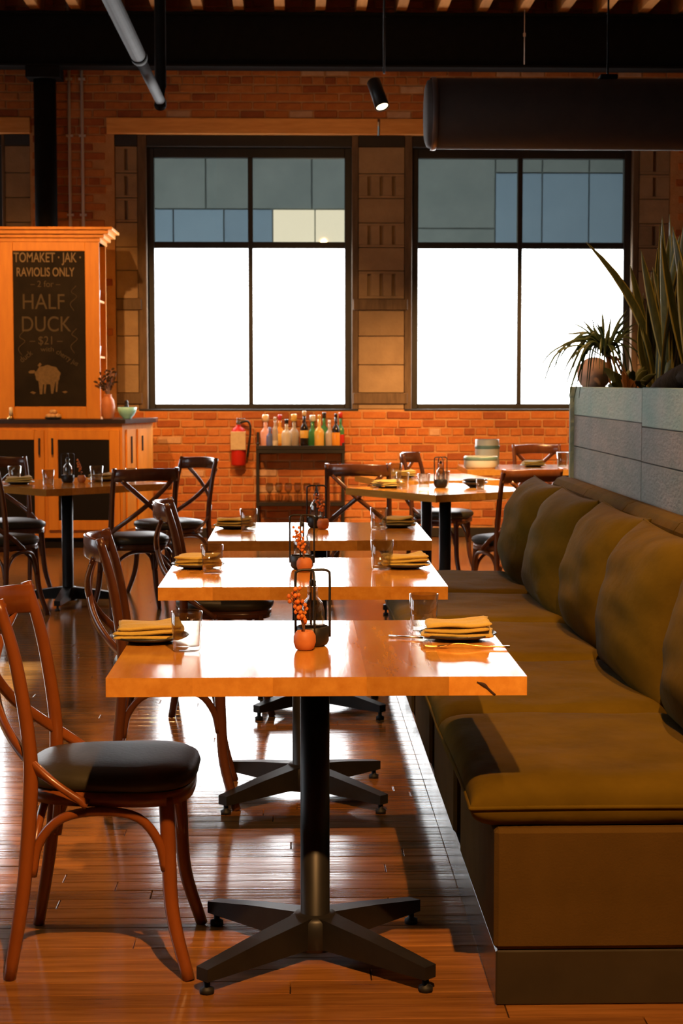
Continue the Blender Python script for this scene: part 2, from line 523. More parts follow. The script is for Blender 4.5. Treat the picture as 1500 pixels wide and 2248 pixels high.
while z < 5.0:
    header = row % 6 == 5
    step = 0.106 if header else 0.220
    x = -4.9 + (0.11 if row % 2 else 0.0) + (row % 6) * 0.003
    while x < 5.9:
        hw = .048 if header else bw / 2
        if not in_open(x, z, hw):
            kk = rnd.choices(range(6), (30, 22, 20, 12, 24, 5 if z > 3.7 else 1))[0]
            jy = rnd.uniform(-.004, .003); jz = rnd.uniform(-.003, .003); jr = rnd.gauss(0, .010)
            near = z < 1.17 and -1.30 < x < 2.62 and not header
            top = 3.775 < z < 4.0 and -1.2 < x < 1.1 and not header
            if (near or top) and nb < 298:
                me = half_variants[kk] if header else bmesh_variants[kk * 2 + rnd.randint(0, 1)]
                put('brick', me, wall_back, (x, WY + jy, z + jz), (0, jr, rnd.gauss(0, .012)))
                nb += 1
            else:
                M = Matrix.Translation((x, WY + jy, z + jz)) @ Matrix.Rotation(jr, 4, 'Y')
                stuffs.box(-hw, hw, -.011, .02, -bh / 2, bh / 2, 0.005, kk, M)
        x += step
    z += ch; row += 1
so = stuffs.build('brick_field', ['brick%d' % i for i in range(6)], wall_back)
so['kind'] = 'stuff'

# side walls, rear wall, ceiling
wl = MB()
LX = -4.9
for y0, y1, z0, z1 in ((-4.2, 5.3, 0, 5.3), (6.9, 7.3, 1.2, 3.3), (8.9, 16.0, 0, 5.3), (5.3, 8.9, 0, 1.2), (5.3, 8.9, 3.3, 5.3)):
    wl.box(LX - .3, LX, y0, y1, z0, z1)
struct(wl.build('wall_left', 'plaster'))
struct(MB().box(5.9, 6.2, -4.2, 16.0, 0, 5.3).build('wall_right', 'plaster'))
struct(MB().box(-5.2, 6.2, -4.5, -4.2, 0, 5.3).build('wall_front', 'plaster'))
ceiling = struct(MB().box(-5.2, 6.2, -4.5, 16.4, 4.95, 5.15).build('ceiling', 'deck_wood'))
jm = MB().box(-.045, .045, -19.5 + 15.3, 0.0, -0.30, 0.0, .004).mesh('joist', 'joist_wood')
for k in range(31):
    x = -4.75 + k * 0.355
    put('joist', jm, ceiling, (x, 15.85, 4.95))
struct(MB().box(-1.2, 6.0, WY - .03, WY - .001, 0, 0.085, .004).box(-4.9, -1.2, WY - .03, WY - .001, 0, .085, .004).build('baseboard_back', 'frame_black'))

# lintels
for i, (x0, x1) in enumerate(((-1.69, 0.74), (0.76, 3.55), (-4.7, -2.37))):
    m = MB().box(x0, x1, WY - .045, WY + .2, 3.63, 3.773, .006)
    o = struct(m.build('trim_%d' % (i + 1), 'lintel_wood'))

# windows: frames, mullions, panes
def window(idx, gx0, gx1, mx, zt=3.44, zb=1.215, ztr=2.655, casl=0.10, casr=0.10):
    r = sgroup('window_%d' % idx)
    f = 0.062; yf = WY + .10
    # outer frame as four bars in one frame part
    fr = MB()
    fr.box(gx0 - f, gx0, yf, yf + .09, zb - f * .75, zt + .085, .004).box(gx1, gx1 + f, yf, yf + .09, zb - f * .75, zt + .085, .004)
    fr.box(gx0, gx1, yf, yf + .09, zt, zt + .085, .004).box(gx0, gx1, yf, yf + .09, zb - f * .75, zb, .004)
    fr.build('window_frame', 'frame_black', r)
    MB().box(mx - .022, mx + .022, yf + .005, yf + .085, zb, zt, .004).build('mullion', 'frame_black', r)
    MB().box(gx0, gx1, yf + .012, yf + .078, ztr - .03, ztr + .03, .004).build('transom_bar', 'frame_black', r)
    for (a, b) in ((gx0, mx - .022), (mx + .022, gx1)):
        MB().box(a, b, yf + .045, yf + .051, ztr + .03, zt).build('pane', 'glass_pane', r)
        MB().box(a, b, yf + .045, yf + .051, zb, ztr - .03).build('frosted_pane', 'frost_film', r)
    # weathered casing boards
    MB().box(gx0 - f - casl, gx0 - f, WY + .02, WY + .16, zb - .05, 3.63, .006).build('casing_board', 'old_wood', r)
    MB().box(gx1 + f, gx1 + f + casr, WY + .02, WY + .16, zb - .05, 3.63, .006).build('casing_board', 'old_wood', r)
    MB().box(gx0 - f, gx1 + f, WY + .03, WY + .16, zt + .085, 3.63, .006).build('head_board', 'frame_black', r)
    MB().box(gx0 - f - casl, gx1 + f + casr, WY - .01, WY + .2, zb - .062, zb - f * .75, .004).build('window_sill', 'frame_black', r)
    return r
gp = bpy.data.materials.new('glass_pane'); gp.use_nodes = True
nt = gp.node_tree; nt.nodes.clear()
out = nt.nodes.new('ShaderNodeOutputMaterial'); mx_ = nt.nodes.new('ShaderNodeMixShader')
tr = nt.nodes.new('ShaderNodeBsdfTransparent'); gl = nt.nodes.new('ShaderNodeBsdfGlossy'); gl.inputs['Roughness'].default_value = 0.03
tr.inputs[0].default_value = (.93, .96, .95, 1); mx_.inputs[0].default_value = 0.06
nt.links.new(tr.outputs[0], mx_.inputs[1]); nt.links.new(gl.outputs[0], mx_.inputs[2]); nt.links.new(mx_.outputs[0], out.inputs[0])
MATS['glass_pane'] = gp
window(1, -1.281, 0.447, -0.410, casl=0.080, casr=0.060)
window(2, 1.118, 2.998, 2.048, casl=0.068, casr=0.060)
window(3, -4.45, -2.70, -3.57, casl=0.06, casr=0.03)
for k, (y0, y1) in enumerate(((5.3, 6.9), (7.3, 8.9))):
    r = sgroup('window_%d' % (4 + k))
    fr = MB()
    fr.box(LX - .2, LX - .1, y0, y0 + .05, 1.2, 3.3).box(LX - .2, LX - .1, y1 - .05, y1, 1.2, 3.3).box(LX - .2, LX - .1, y0 + .05, y1 - .05, 1.2, 1.25).box(LX - .2, LX - .1, y0 + .05, y1 - .05, 3.25, 3.3)
    fr.build('window_frame', 'frame_black', r)
    MB().box(LX - .153, LX - .147, y0 + .05, y1 - .05, 1.25, 3.25).build('pane', 'glass_pane', r)

# hollow clay tile piers between the casings
def slotted(x0, x1, z0, z1, nslot):
    m = MB()
    wdt = x1 - x0
    if nslot == 0:
        return m.box(x0, x1, -.035, .06, z0, z1, .004)
    hb = (z1 - z0) * 0.10
    m.box(x0, x1, .004, .06, z0, z1)
    m.box(x0, x1, -.035, .002, z1 - hb, z1, .003).box(x0, x1, -.035, .002, z0, z0 + hb, .003)
    sw = 0.030
    rib = (wdt - sw * nslot) / (nslot + 1)
    x = x0
    for k in range(nslot + 1):
        m.box(x, x + rib, -.035, .002, z0 + hb, z1 - hb, .003); x += rib + sw
    return m
def pier(idx, x0, x1, rowsz):
    r = sgroup('trim_%d' % idx, (0, WY + .06, 0))
    MB().box(x0, x1, .055, .12, 1.165, 3.63).build('backing', 'frame_black', r)
    for z0, z1, ns in rowsz:
        slotted(x0 + .003, x1 - .003, z0 + .003, z1 - .003, ns).build('tile_block', 'tile_block', r)
    for z0, z1 in ((2.065, 2.165), (1.215, 1.315)):
        MB().box(x0 - .05, x1 + .03, -.055, .01, z0, z1, .006).build('rail', 'old_wood', r)
    MB().box(x0, x1, -.045, .05, 3.53, 3.63, .004).build('head_rail', 'frame_black', r)
zs = [(3.29, 3.53), (3.07, 3.29), (2.85, 3.07), (2.63, 2.85), (2.42, 2.63), (2.165, 2.42), (1.83, 2.065), (1.57, 1.83), (1.315, 1.57), (1.165, 1.215)]
pier(4, .569, .988, [(a, b, n) for (a, b), n in zip(zs, (0, 3, 0, 3, 0, 3, 0, 0, 0, 0))])
pier(5, -1.626, -1.423, [(a, b, n) for (a, b), n in zip(zs, (1, 1, 1, 0, 0, 0, 0, 0, 0, 0))])
pier(6, 3.12, 3.40, [(a, b, n) for (a, b), n in zip(zs, (1, 1, 0, 1, 0, 0, 0, 0, 0, 0))])
pier(7, -2.61, -2.38, [(a, b, n) for (a, b), n in zip(zs, (0,) * 10)])

# building across the street
fb = thing('neighbour_building', 'grey and blue panelled building across the street behind the upper panes', 'building', (0, 21.6, 0))
MB().box(-9, 12, .06, .5, 0, 9).build('wall', 'facade_grey', fb)
def fpanel(x0, x1, z0, z1, m): MB().box(x0 + .008, x1 - .008, 0, .05, z0 + .008, z1 - .008, .004).build('wall_panel', m, fb)
for k in range(5):
    fpanel(-5.0 + k * 1.3, -3.7 + k * 1.3, 3.53, 5.4, 'facade_grey')
for x0, x1 in ((-4.0, -3.0), (-3.0, -2.2), (-2.2, -1.50), (-1.50, -.88), (-.88, -.28)):
    fpanel(x0, x1, 2.3, 3.53, 'facade_blue')
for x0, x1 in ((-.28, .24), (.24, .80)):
    fpanel(x0, x1, 2.3, 3.53, 'facade_glow')
fpanel(1.5, 2.46, 2.3, 3.3, 'facade_grey'); fpanel(1.5, 2.46, 3.3, 5.4, 'facade_grey')
for x0, x1 in ((2.46, 3.04), (3.04, 3.62), (3.62, 4.3), (4.3, 5.1)):
    fpanel(x0, x1, 2.3, 3.98, 'facade_blue'); fpanel(x0, x1, 3.98, 5.4, 'facade_grey')
struct(MB().box(-14, 16, 16.4, 40, -.25, -.05).build('ground_outside', 'asphalt'))

# ------------------------------------------------------------------ overhead
bm_ = thing('steel_beam', 'black steel beam running under the ceiling above the windows', 'beam', (0, 15.60, 4.16))
MB().box(-4.9, 5.9, -.012, .012, .02, .45).build('web', 'beam_steel', bm_)
MB().box(-4.9, 5.9, -.11, .11, 0, .022, .003).build('flange', 'beam_steel', bm_)
MB().box(-4.9, 5.9, -.11, .11, .448, .47, .003).build('flange', 'beam_steel', bm_)
cl = thing('steel_column', 'round black steel column behind the orange service hutch', 'column', (-2.20, 15.62, 0))
MB().lathe([(.098, 0.02), (.098, 4.06)], n=28).build('shaft', 'beam_steel', cl)
MB().box(-.15, .15, -.13, .13, 4.06, 4.16, .004).build('cap_plate', 'beam_steel', cl)
MB().box(-.14, .14, -.14, .14, 0, .02, .003).build('base_plate', 'beam_steel', cl)
for k, (x, lab) in enumerate(((-2.02, 'white wall conduit nearest the black column'), (-1.905, 'white wall conduit right of its twin, nearer the window'))):
    c = MB().tube([(0, 0, 1.2), (0, 0, 5.0)], .014, 8, 1)
    for zz in (2.9, 3.6, 4.1):
        c.box(-.03, .03, -.012, .016, zz, zz + .02)
    tag(c.build('wall_conduit', 'conduit_white', None, (x, WY - .03, 0)), lab, 'conduit', 'conduits on the brick wall')

dz, dy_ = 2.80, 9.2
dct = thing('air_duct', 'dark fabric air duct hanging across the right window', 'duct', (0, dy_, dz))
MB().lathe([(.0, .672), (.14, .672), (.168, .682), (.180, .71), (.182, 1.6), (.182, 5.88)], n=40, axis='x').build('sleeve', 'duct_fabric', dct)
MB().lathe([(.183, .700), (.186, .706), (.186, .722), (.183, .728)], n=40, axis='x', cap=False).build('end_ring', 'duct_rim', dct)
for x in (1.62, 3.1):
    MB().tube([(x, 0, .18), (x, 0, 1.85)], .006, 6, 1).box(x - .045, x + .045, -.05, .05, .176, .20, .004).build('hanger', 'beam_steel', dct)

pp = thing('overhead_pipe', 'grey overhead pipe running toward the windows at upper left', 'pipe', (-.925, 0, 3.335))
MB().tube([(0, 4.0, 0), (0, 10.55, 0)], .045, 20, 1).build('pipe_body', 'pipe_grey', pp)
MB().lathe([(.050, 10.50), (.050, 10.60)], n=20, axis='y').build('coupling', 'beam_steel', pp)
MB().tube([(0, 10.55, 0), (0, 12.2, 0)], .034, 16, 1).build('narrow_pipe', 'pipe_grey', pp)
MB().tube([(0, 12.15, -.035), (0, 12.2, .0), (0, 12.22, .1), (0, 12.22, 1.29)], .040, 14, 4).build('drop_pipe', 'beam_steel', pp)

sp = thing('track_spotlight', 'small black cylinder spotlight with lit lens in front of the brick', 'spotlight', (.53, 11.2, 3.455))
MB().tube([(.03, 0, 1.4), (.03, 0, -.10)], .007, 8, 1).build('stem', 'spot_black', sp)
can = MB().lathe([(.0, .10), (.036, .10), (.044, .09), (.045, -.105), (.040, -.105), (.038, -.09), (0, -.09)], n=24).build('can', 'spot_black', sp, (-.01, 0, -.225), (R(-24), R(-17), 0))
MB().lathe([(.0, -.088), (.037, -.094), (.037, -.098), (.0, -.100)], n=20).build('lens', 'lamp_lens', can)
MB().tube([(0, 0, 0), (0, 0, 1.55)], .003, 5, 1)
wr = tag(MB().tube([(2.0, 15.44, 4.18), (2.0, 15.44, 4.95)], .004, 6, 1).box(1.99, 2.01, 15.43, 15.45, 4.42, 4.45).build('suspension_cable', 'conduit_white'), 'thin suspension cable in front of the black beam', 'cable')

# ------------------------------------------------------------------ dining chairs
def rounded_seat(s=1.0, n=40):
    pts = []
    for k in range(n):
        a = 2 * PI * k / n
        c, s_ = math.cos(a), math.sin(a)
        e = 0.62
        x = math.copysign(abs(c) ** e, c); yv = math.copysign(abs(s_) ** e, s_)
        hw = 0.198 + 0.022 * x
        pts.append((0.005 + 0.205 * x * s, hw * yv * s))
    return pts
def make_chair(wood):
    t = thing('dining_chair', 'proto', 'chair')
    outl = rounded_seat()
    MB().prism([(x, y) for x, y in rounded_seat(0.985)], .412, .446, 0, True).build('seat_frame', wood, t)
    # padded seat
    rings = [(0.97, .446), (1.02, .455), (1.035, .468), (1.01, .482), (.93, .492), (.75, .499), (.45, .503), (.0, .504)]
    vs = []; fs = []
    n = 40
    for s, z in rings[:-1]:
        for x, y in rounded_seat(s, n): vs.append((x, y, z))
    vs.append((0.005, 0, .504))
    for r in range(len(rings) - 2):
        for k in range(n):
            j = (k + 1) % n
            fs.append((r * n + k, r * n + j, (r + 1) * n + j, (r + 1) * n + k))
    L = len(rings) - 2
    for k in range(n):
        fs.append((L * n + k, L * n + (k + 1) % n, len(vs) - 1))
    fs.append(tuple(range(n))[::-1])
    MB().add(vs, fs, 0, True).build('seat_cushion', 'seat_leather', t)
    for s in (-1, 1):
        MB().tube([(.150, .165 * s, .43), (.155, .172 * s, .30), (.165, .186 * s, .15), (.205, .218 * s, 0.0)], .016, 10, 5, radii=[.019, .018, .017, .015], up=(0, 1, .05)).build('leg', wood, t)
        MB().tube([(-.222, .210 * s, 0), (-.186, .203 * s, .22), (-.168, .197 * s, .45), (-.172, .195 * s, .58), (-.200, .194 * s, .76), (-.240, .192 * s, .905)],
                  .016, 10, 5, radii=[.015, .017, .018, .017, .016, .014], up=(0, 1, .05)).build('back_post', wood, t)
        # crossing back strip running down to the seat side
        MB().strip([(-.262, .155 * s, .835), (-.285, .080 * s, .765), (-.286, 0, .695), (-.258, -.09 * s, .62), (-.205, -.165 * s, .555), (-.135, -.212 * s, .495), (-.055, -.222 * s, .440), (-.03, -.221 * s, .425)],
                   .027, .017, (-1, .0, .35), 5).build('cross_brace', wood, t)
        MB().tube([(-.168, .192 * s, .245), (-.150, .192 * s, .325), (-.095, .193 * s, .385), (0, .196 * s, .402), (.085, .190 * s, .385), (.132, .182 * s, .325), (.148, .178 * s, .255)], .0115, 8, 4, up=(0, 1, 0)).build('arch_brace', wood, t)
    MB().tube([(.158, -.165, .255), (.150, -.145, .335), (.142, -.08, .39), (.14, 0, .402), (.142, .08, .39), (.150, .145, .335), (.158, .165, .255)], .0105, 8, 4, up=(1, 0, 0)).build('arch_brace', wood, t)
    MB().tube([(-.172, -.182, .255), (-.162, -.16, .335), (-.155, -.09, .39), (-.153, 0, .402), (-.155, .09, .39), (-.162, .16, .335), (-.172, .182, .255)], .0105, 8, 4, up=(1, 0, 0)).build('arch_brace', wood, t)
    MB().strip([(-.226, -.196, .862), (-.268, -.13, .866), (-.296, 0, .870), (-.268, .13, .866), (-.226, .196, .862)], .016, .074, (0, 0, 1), 6).build('crest_rail', wood, t)
    return t
chair = make_chair('chair_wood')
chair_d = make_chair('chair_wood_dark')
G3 = 'chairs along the three near tables'
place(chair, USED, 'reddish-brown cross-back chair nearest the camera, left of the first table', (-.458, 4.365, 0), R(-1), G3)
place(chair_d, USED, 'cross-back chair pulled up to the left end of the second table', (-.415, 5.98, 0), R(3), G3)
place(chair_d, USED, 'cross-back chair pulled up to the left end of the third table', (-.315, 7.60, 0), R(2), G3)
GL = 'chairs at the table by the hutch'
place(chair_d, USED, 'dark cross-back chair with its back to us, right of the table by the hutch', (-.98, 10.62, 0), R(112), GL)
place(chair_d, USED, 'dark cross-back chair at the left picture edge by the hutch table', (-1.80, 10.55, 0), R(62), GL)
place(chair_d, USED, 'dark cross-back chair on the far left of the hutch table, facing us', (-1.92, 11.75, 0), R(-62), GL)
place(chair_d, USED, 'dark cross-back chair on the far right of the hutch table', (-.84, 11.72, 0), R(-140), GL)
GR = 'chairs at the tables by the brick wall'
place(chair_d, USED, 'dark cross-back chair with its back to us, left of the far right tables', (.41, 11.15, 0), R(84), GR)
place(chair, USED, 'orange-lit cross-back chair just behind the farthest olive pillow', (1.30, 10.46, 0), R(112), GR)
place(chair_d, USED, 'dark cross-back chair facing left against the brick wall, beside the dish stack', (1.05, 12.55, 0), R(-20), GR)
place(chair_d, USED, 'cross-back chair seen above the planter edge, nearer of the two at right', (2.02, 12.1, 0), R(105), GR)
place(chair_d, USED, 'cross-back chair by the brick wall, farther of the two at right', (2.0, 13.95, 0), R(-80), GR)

# ------------------------------------------------------------------ pedestal tables
def make_table(wd, dp, nb=5, seed=1):
    t = thing('pedestal_table', 'proto', 'table')
    rr = random.Random(seed)
    ws = [rr.uniform(.8, 1.3) for _ in range(nb)]
    s = sum(ws); x = -wd / 2
    for k in range(nb):
        b = wd * ws[k] / s
        m = MB().box(-b / 2, b / 2, -dp / 2, dp / 2, -.042, 0)
        o = m.build('tabletop_board', 'oak', t, (x + b / 2, 0, TZ))
        x += b
    MB().box(-.26, .26, -.26, .26, TZ - .060, TZ - .044, .003).build('top_plate', 'iron', t)
    MB().lathe([(.041, .075), (.041, .095), (.036, .10), (.036, TZ - .058)], n=28).build('pole', 'iron', t)
    hub = MB().lathe([(.0, .022), (.05, .022), (.062, .035), (.062, .10), (.048, .112), (0, .112)], n=24).build('hub', 'iron', t)
    for k in range(4):
        a = R(45 + 90 * k)
        dx, dy = math.cos(a), math.sin(a)
        pth = [(dx * .04, dy * .04, .070), (dx * .20, dy * .20, .060), (dx * .375, dy * .375, .047)]
        am = MB()
        P = [Vector(p) for p in pth]
        n = Vector((-dy, dx, 0))
        hs = (.040, .030, .016); ws_ = (.030, .024, .019)
        vs = []
        for p, h, w_ in zip(P, hs, ws_):
            vs += [p + n * w_ + Vector((0, 0, h)), p - n * w_ + Vector((0, 0, h)), p - n * w_ - Vector((0, 0, h * .9)), p + n * w_ - Vector((0, 0, h * .9))]
        fs = [(0, 1, 2, 3), (8, 11, 10, 9)]
        for i in (0, 4):
            for q in range(4):
                r_ = (q + 1) % 4
                fs.append((i + q, i + 4 + q, i + 4 + r_, i + r_))
        am.add(vs, fs)
        arm = am.build('foot_arm', 'iron', t)
        MB().lathe([(.017, 0), (.017, .012), (.008, .016), (.008, .040)], (dx * .360, dy * .360, 0), n=12).build('foot_pad', 'rubber', arm)
    return t
T1 = make_table(.920, .90, 5, 4); T1.location = (.045, 4.31, 0); T1['label'] = 'nearest oak pedestal table, with a split in its front edge'
# knot and split on the front edge of the nearest table
sp_ = MB()
sp_.strip([(.350, -.4512, TZ - .760 + .748), (.366, -.4512, TZ - .760 + .741), (.380, -.4512, TZ - .760 + .728), (.390, -.4512, TZ - .760 + .719)], .006, .0015, (0, -1, 0), 4, scale=[.5, .6, 1.0, 1.2, 1.4, 1.2, .8])
sp_.build('edge_split', 'knot', T1)['label'] = 'dark split in the front edge'
T2 = make_table(.912, .90, 5, 5); T2.location = (.022, 5.98, 0); T2['label'] = 'second oak pedestal table, in the middle of the row along the bench'
T3 = make_table(.910, .90, 5, 6); T3.location = (.097, 7.57, 0); T3['label'] = 'third oak pedestal table, farthest of the row along the bench'
for t in (T1, T2, T3): t['group'] = 'tables along the bench'
TL = make_table(.95, .95, 5, 7); TL.location = (-1.46, 11.17, 0); TL.rotation_euler[2] = R(42); TL['label'] = 'oak pedestal table turned cornerwise in front of the orange hutch'
TR = make_table(.86, .86, 5, 8); TR.location = (.90, 10.52, 0); TR.rotation_euler[2] = R(35); TR['label'] = 'oak pedestal table turned cornerwise just beyond the end of the bench'
TR2 = make_table(.80, .80, 4, 9); TR2.location = (.88, 11.75, 0); TR2.rotation_euler[2] = R(12); TR2['label'] = 'oak table partly hidden behind the cornerwise far right table'
TR3 = make_table(1.45, .80, 6, 10); TR3.location = (1.98, 13.15, 0); TR3['label'] = 'wide oak table by the brick wall carrying the dish stack'

# ------------------------------------------------------------------ table settings
def tumbler(r=.038, h=.095):
    return MB().lathe([(0, .001), (r * .80, .001), (r * .86, .004), (r, h), (r - .002, h + .0008), (r - .0035, h), (r * .82 - .0015, .012), (0, .011)], n=28).mesh('water_tumbler', 'glass')
TUM = tumbler()
def glass_at(x, y, label, z=TZ + .001, s=1.0, group='water tumblers'):
    o = tag(put('water_tumbler', TUM, None, (x, y, z)), label, 'glass', group)
    o.scale = (s, s, s)
    return o
def napkin_mesh(wd, dp, seed):
    rr = random.Random(seed); m = MB()
    nx, ny = 16, 14
    for L in range(3):
        z0 = .000 + L * .0115; th = .0108
        gx = wd / 2 - L * .004 + rr.uniform(-.003, .003); gy = dp / 2 - L * .003
        ph = rr.uniform(0, 6)
        vs = []; fs = []
        for s in (0, 1):
            for j in range(ny + 1):
                for i in range(nx + 1):
                    u = -1 + 2 * i / nx; v = -1 + 2 * j / ny
                    e = max(0, (abs(u) - .86) / .14); e2 = max(0, (abs(v) - .88) / .12)
                    rd = math.sqrt(max(0, 1 - min(1, e * e + e2 * e2)))
                    zz = z0 + th / 2 + (th / 2 * (.25 + .75 * rd)) * (1 if s else -1)
                    zz += .0025 * math.sin(3.1 * u + 2 * v + ph) * (L + 1) / 3 + .0012 * math.sin(9 * v + ph * 2 + u)
                    zz += .004 * max(0, u) ** 2 * L
                    vs.append((gx * u * (1 - .02 * v) + .004 * math.sin(2 * v + ph), gy * v, zz + .003))
        N = (nx + 1) * (ny + 1)
        for j in range(ny):
            for i in range(nx):
                q = (j * (nx + 1) + i, j * (nx + 1) + i + 1, (j + 1) * (nx + 1) + i + 1, (j + 1) * (nx + 1) + i)
                fs.append(tuple(N + k for k in q)); fs.append(q[::-1])
        edge = [(i, 0) for i in range(nx)] + [(nx, j) for j in range(ny)] + [(i, ny) for i in range(nx, 0, -1)] + [(0, j) for j in range(ny, 0, -1)]
        id_ = [j * (nx + 1) + i for i, j in edge]
        for k in range(len(id_)):
            a, b = id_[k], id_[(k + 1) % len(id_)]
            fs.append((a, b, N + b, N + a))
        m.add(vs, fs, 0, True)
    return m.mesh('folded_napkin', 'napkin')
NAPS = [napkin_mesh(.17, .14, s) for s in (1, 2, 3)]
PLATE = MB().lathe([(0, 0), (.055, 0), (.060, .002), (.094, .011), (.098, .0145), (.096, .0165), (.088, .0130), (.058, .0055), (0, .005)], n=36).mesh('side_plate', 'slate')
def setting(x, y, rz, k, plabel, nlabel, z=TZ + .001, s=1.0):
    p = tag(put('side_plate', PLATE, None, (x, y, z)), plabel, 'plate', 'dark side plates'); p.scale = (s, s, 1)
    n = tag(put('folded_napkin', NAPS[k % 3], None, (x, y, z + .0065), (0, 0, rz)), nlabel, 'napkin', 'folded ochre napkins'); n.scale = (s, s, 1)
setting(-.365, 4.40, R(2), 0, 'dark plate under the napkin at the left end of the nearest table', 'folded ochre napkin at the left end of the nearest table')
setting(.405, 4.42, R(-4), 1, 'dark plate under the napkin at the right end of the nearest table', 'folded ochre napkin at the right end of the nearest table')
glass_at(-.262, 4.235, 'clear tumbler beside the napkin at the left end of the nearest table')
glass_at(.330, 4.56, 'clear tumbler behind the napkin at the right end of the nearest table')
setting(-.340, 6.10, R(0), 2, 'dark plate under the napkin at the left end of the second table', 'folded ochre napkin at the left end of the second table', s=.95)
setting(.375, 6.08, R(3), 0, 'dark plate under the napkin at the right end of the second table', 'folded ochre napkin at the right end of the second table', s=.95)
glass_at(-.283, 5.93, 'clear tumbler at the left end of the second table')
glass_at(.295, 6.03, 'clear tumbler at the right end of the second table', s=1.05)
setting(-.270, 7.72, R(0), 1, 'dark plate under the napkin at the left end of the third table', 'folded ochre napkin at the left end of the third table', s=.95)
setting(.450, 7.76, R(0), 2, 'dark plate under the napkin at the right end of the third table', 'folded ochre napkin at the right end of the third table', s=.85)
glass_at(-.205, 7.58, 'clear tumbler at the left end of the third table')
glass_at(.360, 7.63, 'clear tumbler at the right end of the third table')
# brass fork on the nearest table
fk = thing('fork', 'thin brass fork lying in front of the right napkin on the nearest table', 'fork', (.415, 4.255, TZ + .0025), R(176))
MB().strip([(-.10, 0, .003), (-.03, 0, .004), (.02, 0, .010), (.05, 0, .006)], .009, .003, (0, 0, 1), 4, scale=[1.4, 1.3, 1.2, 1.0, .8, .7, .7, .7, .7, .8, .9]).build('handle', 'brass', fk)
MB().strip([(.048, 0, .006), (.062, 0, .004), (.072, 0, .003)], .020, .002, (0, 0, 1), 3, scale=[.5, .9, 1, 1, 1, 1, 1]).build('fork_head', 'brass', fk)
for k in range(3):
    MB().strip([(.071, -.007 + .007 * k, .003), (.09, -.007 + .007 * k, .002), (.108, -.006 + .006 * k, .005)], .0035, .002, (0, 0, 1), 3).build('tine', 'brass', fk)
kn = thing('table_knife', 'small steel knife by the right tumbler on the nearest table', 'knife', (.315, 4.40, TZ + .0025), R(-25))
MB().strip([(-.09, 0, .003), (0, 0, .003)], .009, .004, (0, 0, 1), 1).build('handle', 'steel', kn)
MB().strip([(0, 0, .003), (.05, .002, .003), (.095, .004, .003)], .014, .002, (0, 0, 1), 4, scale=[.6, 1, 1, 1, 1, 1, 1, .7, .3]).build('blade', 'steel', kn)

# wire caddies with bottle, flower pots
def make_caddy():
    t = thing('wire_caddy', 'proto', 'caddy', group='wire caddies on the tables')
    wv, dv, h = .042, .036, .185
    MB().lathe([(0, 0), (.030, 0), (.036, .004), (.040, .012), (.040, .046), (.037, .048), (.037, .013), (0, .009)], n=20).build('tray', 'iron', t)
    def loop(dx):
        pts = [(-wv, dx, .02), (-wv, dx, .10), (-wv, dx, h - .014), (-wv + .004, dx, h - .004), (-wv + .014, dx, h), (0, dx, h), (wv - .014, dx, h), (wv - .004, dx, h - .004), (wv, dx, h - .014), (wv, dx, .10), (wv, dx, .02)]
        return MB().tube(pts, .0032, 8, 3, up=(0, 1, 0))
    loop(0.0).build('wire_hoop', 'iron', t)
    MB().tube([(0, -.038, .02), (0, -.038, .11), (0, -.034, .165), (0, -.018, .182), (0, 0, .185), (0, .018, .182), (0, .034, .165), (0, .038, .11), (0, .038, .02)], .0028, 8, 3, up=(1, 0, 0)).build('wire_hoop', 'iron', t)
    b = MB().lathe([(0, .010), (.026, .010), (.029, .014), (.029, .085), (.024, .105), (.013, .118), (.012, .140), (.0135, .141), (.0135, .147), (.009, .147), (.0095, .12), (.021, .103), (.026, .083), (.026, .016), (0, .014)], n=22).build('glass_bottle', 'glass', t)
    MB().lathe([(0, .0145), (.0255, .0145), (.0255, .050), (0, .050)], n=20).build('dark_sauce', 'bottle_dark', b)
    MB().lathe([(0, .146), (.0085, .146), (.0085, .158), (.004, .162), (0, .162)], n=14).build('stopper', 'iron', b)
    return t
caddy = make_caddy()
place(caddy, USED, 'black wire caddy with a glass bottle on the nearest table', (.040, 4.315, TZ + .001), R(6))
place(caddy, USED, 'black wire caddy with a glass bottle on the second table', (.020, 6.05, TZ + .001), R(-8))
place(caddy, USED, 'black wire caddy with a glass bottle on the third table', (.090, 7.74, TZ + .001), R(4))
place(caddy, USED, 'black wire caddy on the table by the hutch', (-1.46, 11.22, TZ + .001), R(20))
place(caddy, USED, 'black wire caddy on the cornerwise far right table', (.88, 10.62, TZ + .001), R(20))
def make_pot(seed):
    t = thing('flower_pot', 'proto', 'flower pot', group='terracotta pots of dried flowers')
    MB().lathe([(0, 0), (.017, 0), (.022, .003), (.027, .018), (.0265, .034), (.021, .044), (.019, .046), (.017, .044), (.018, .04), (0, .036)], n=24).build('pot', 'terracotta', t)
    rr = random.Random(seed)
    for k in range(7):
        a = rr.uniform(0, 6.28); ln = rr.uniform(.06, .115); sx = -.008 + rr.uniform(-.012, .008); sy = rr.uniform(-.01, .01)
        st = MB().tube([(0, 0, .035), (sx * .6, sy * .6, .035 + ln * .5), (sx * 1.8, sy * 1.6, .035 + ln)], .0012, 5, 3).build('stem', 'stem', t)
        m = MB()
        for q in range(5):
            f = .45 + .55 * q / 4
            c = Vector((sx * 1.8 * f, sy * 1.6 * f, .035 + ln * f)) + Vector((rr.uniform(-.006, .006), rr.uniform(-.005, .005), 0))
            d = rr.uniform(0, 6.28)
            m.lathe([(0, -.004), (.0045, -.001), (.0055, .003), (.002, .007), (0, .008)], c, 7)
        m.build('dried_flower', 'flower', st)
    return t
POTS = [make_pot(3), make_pot(8), make_pot(5)]
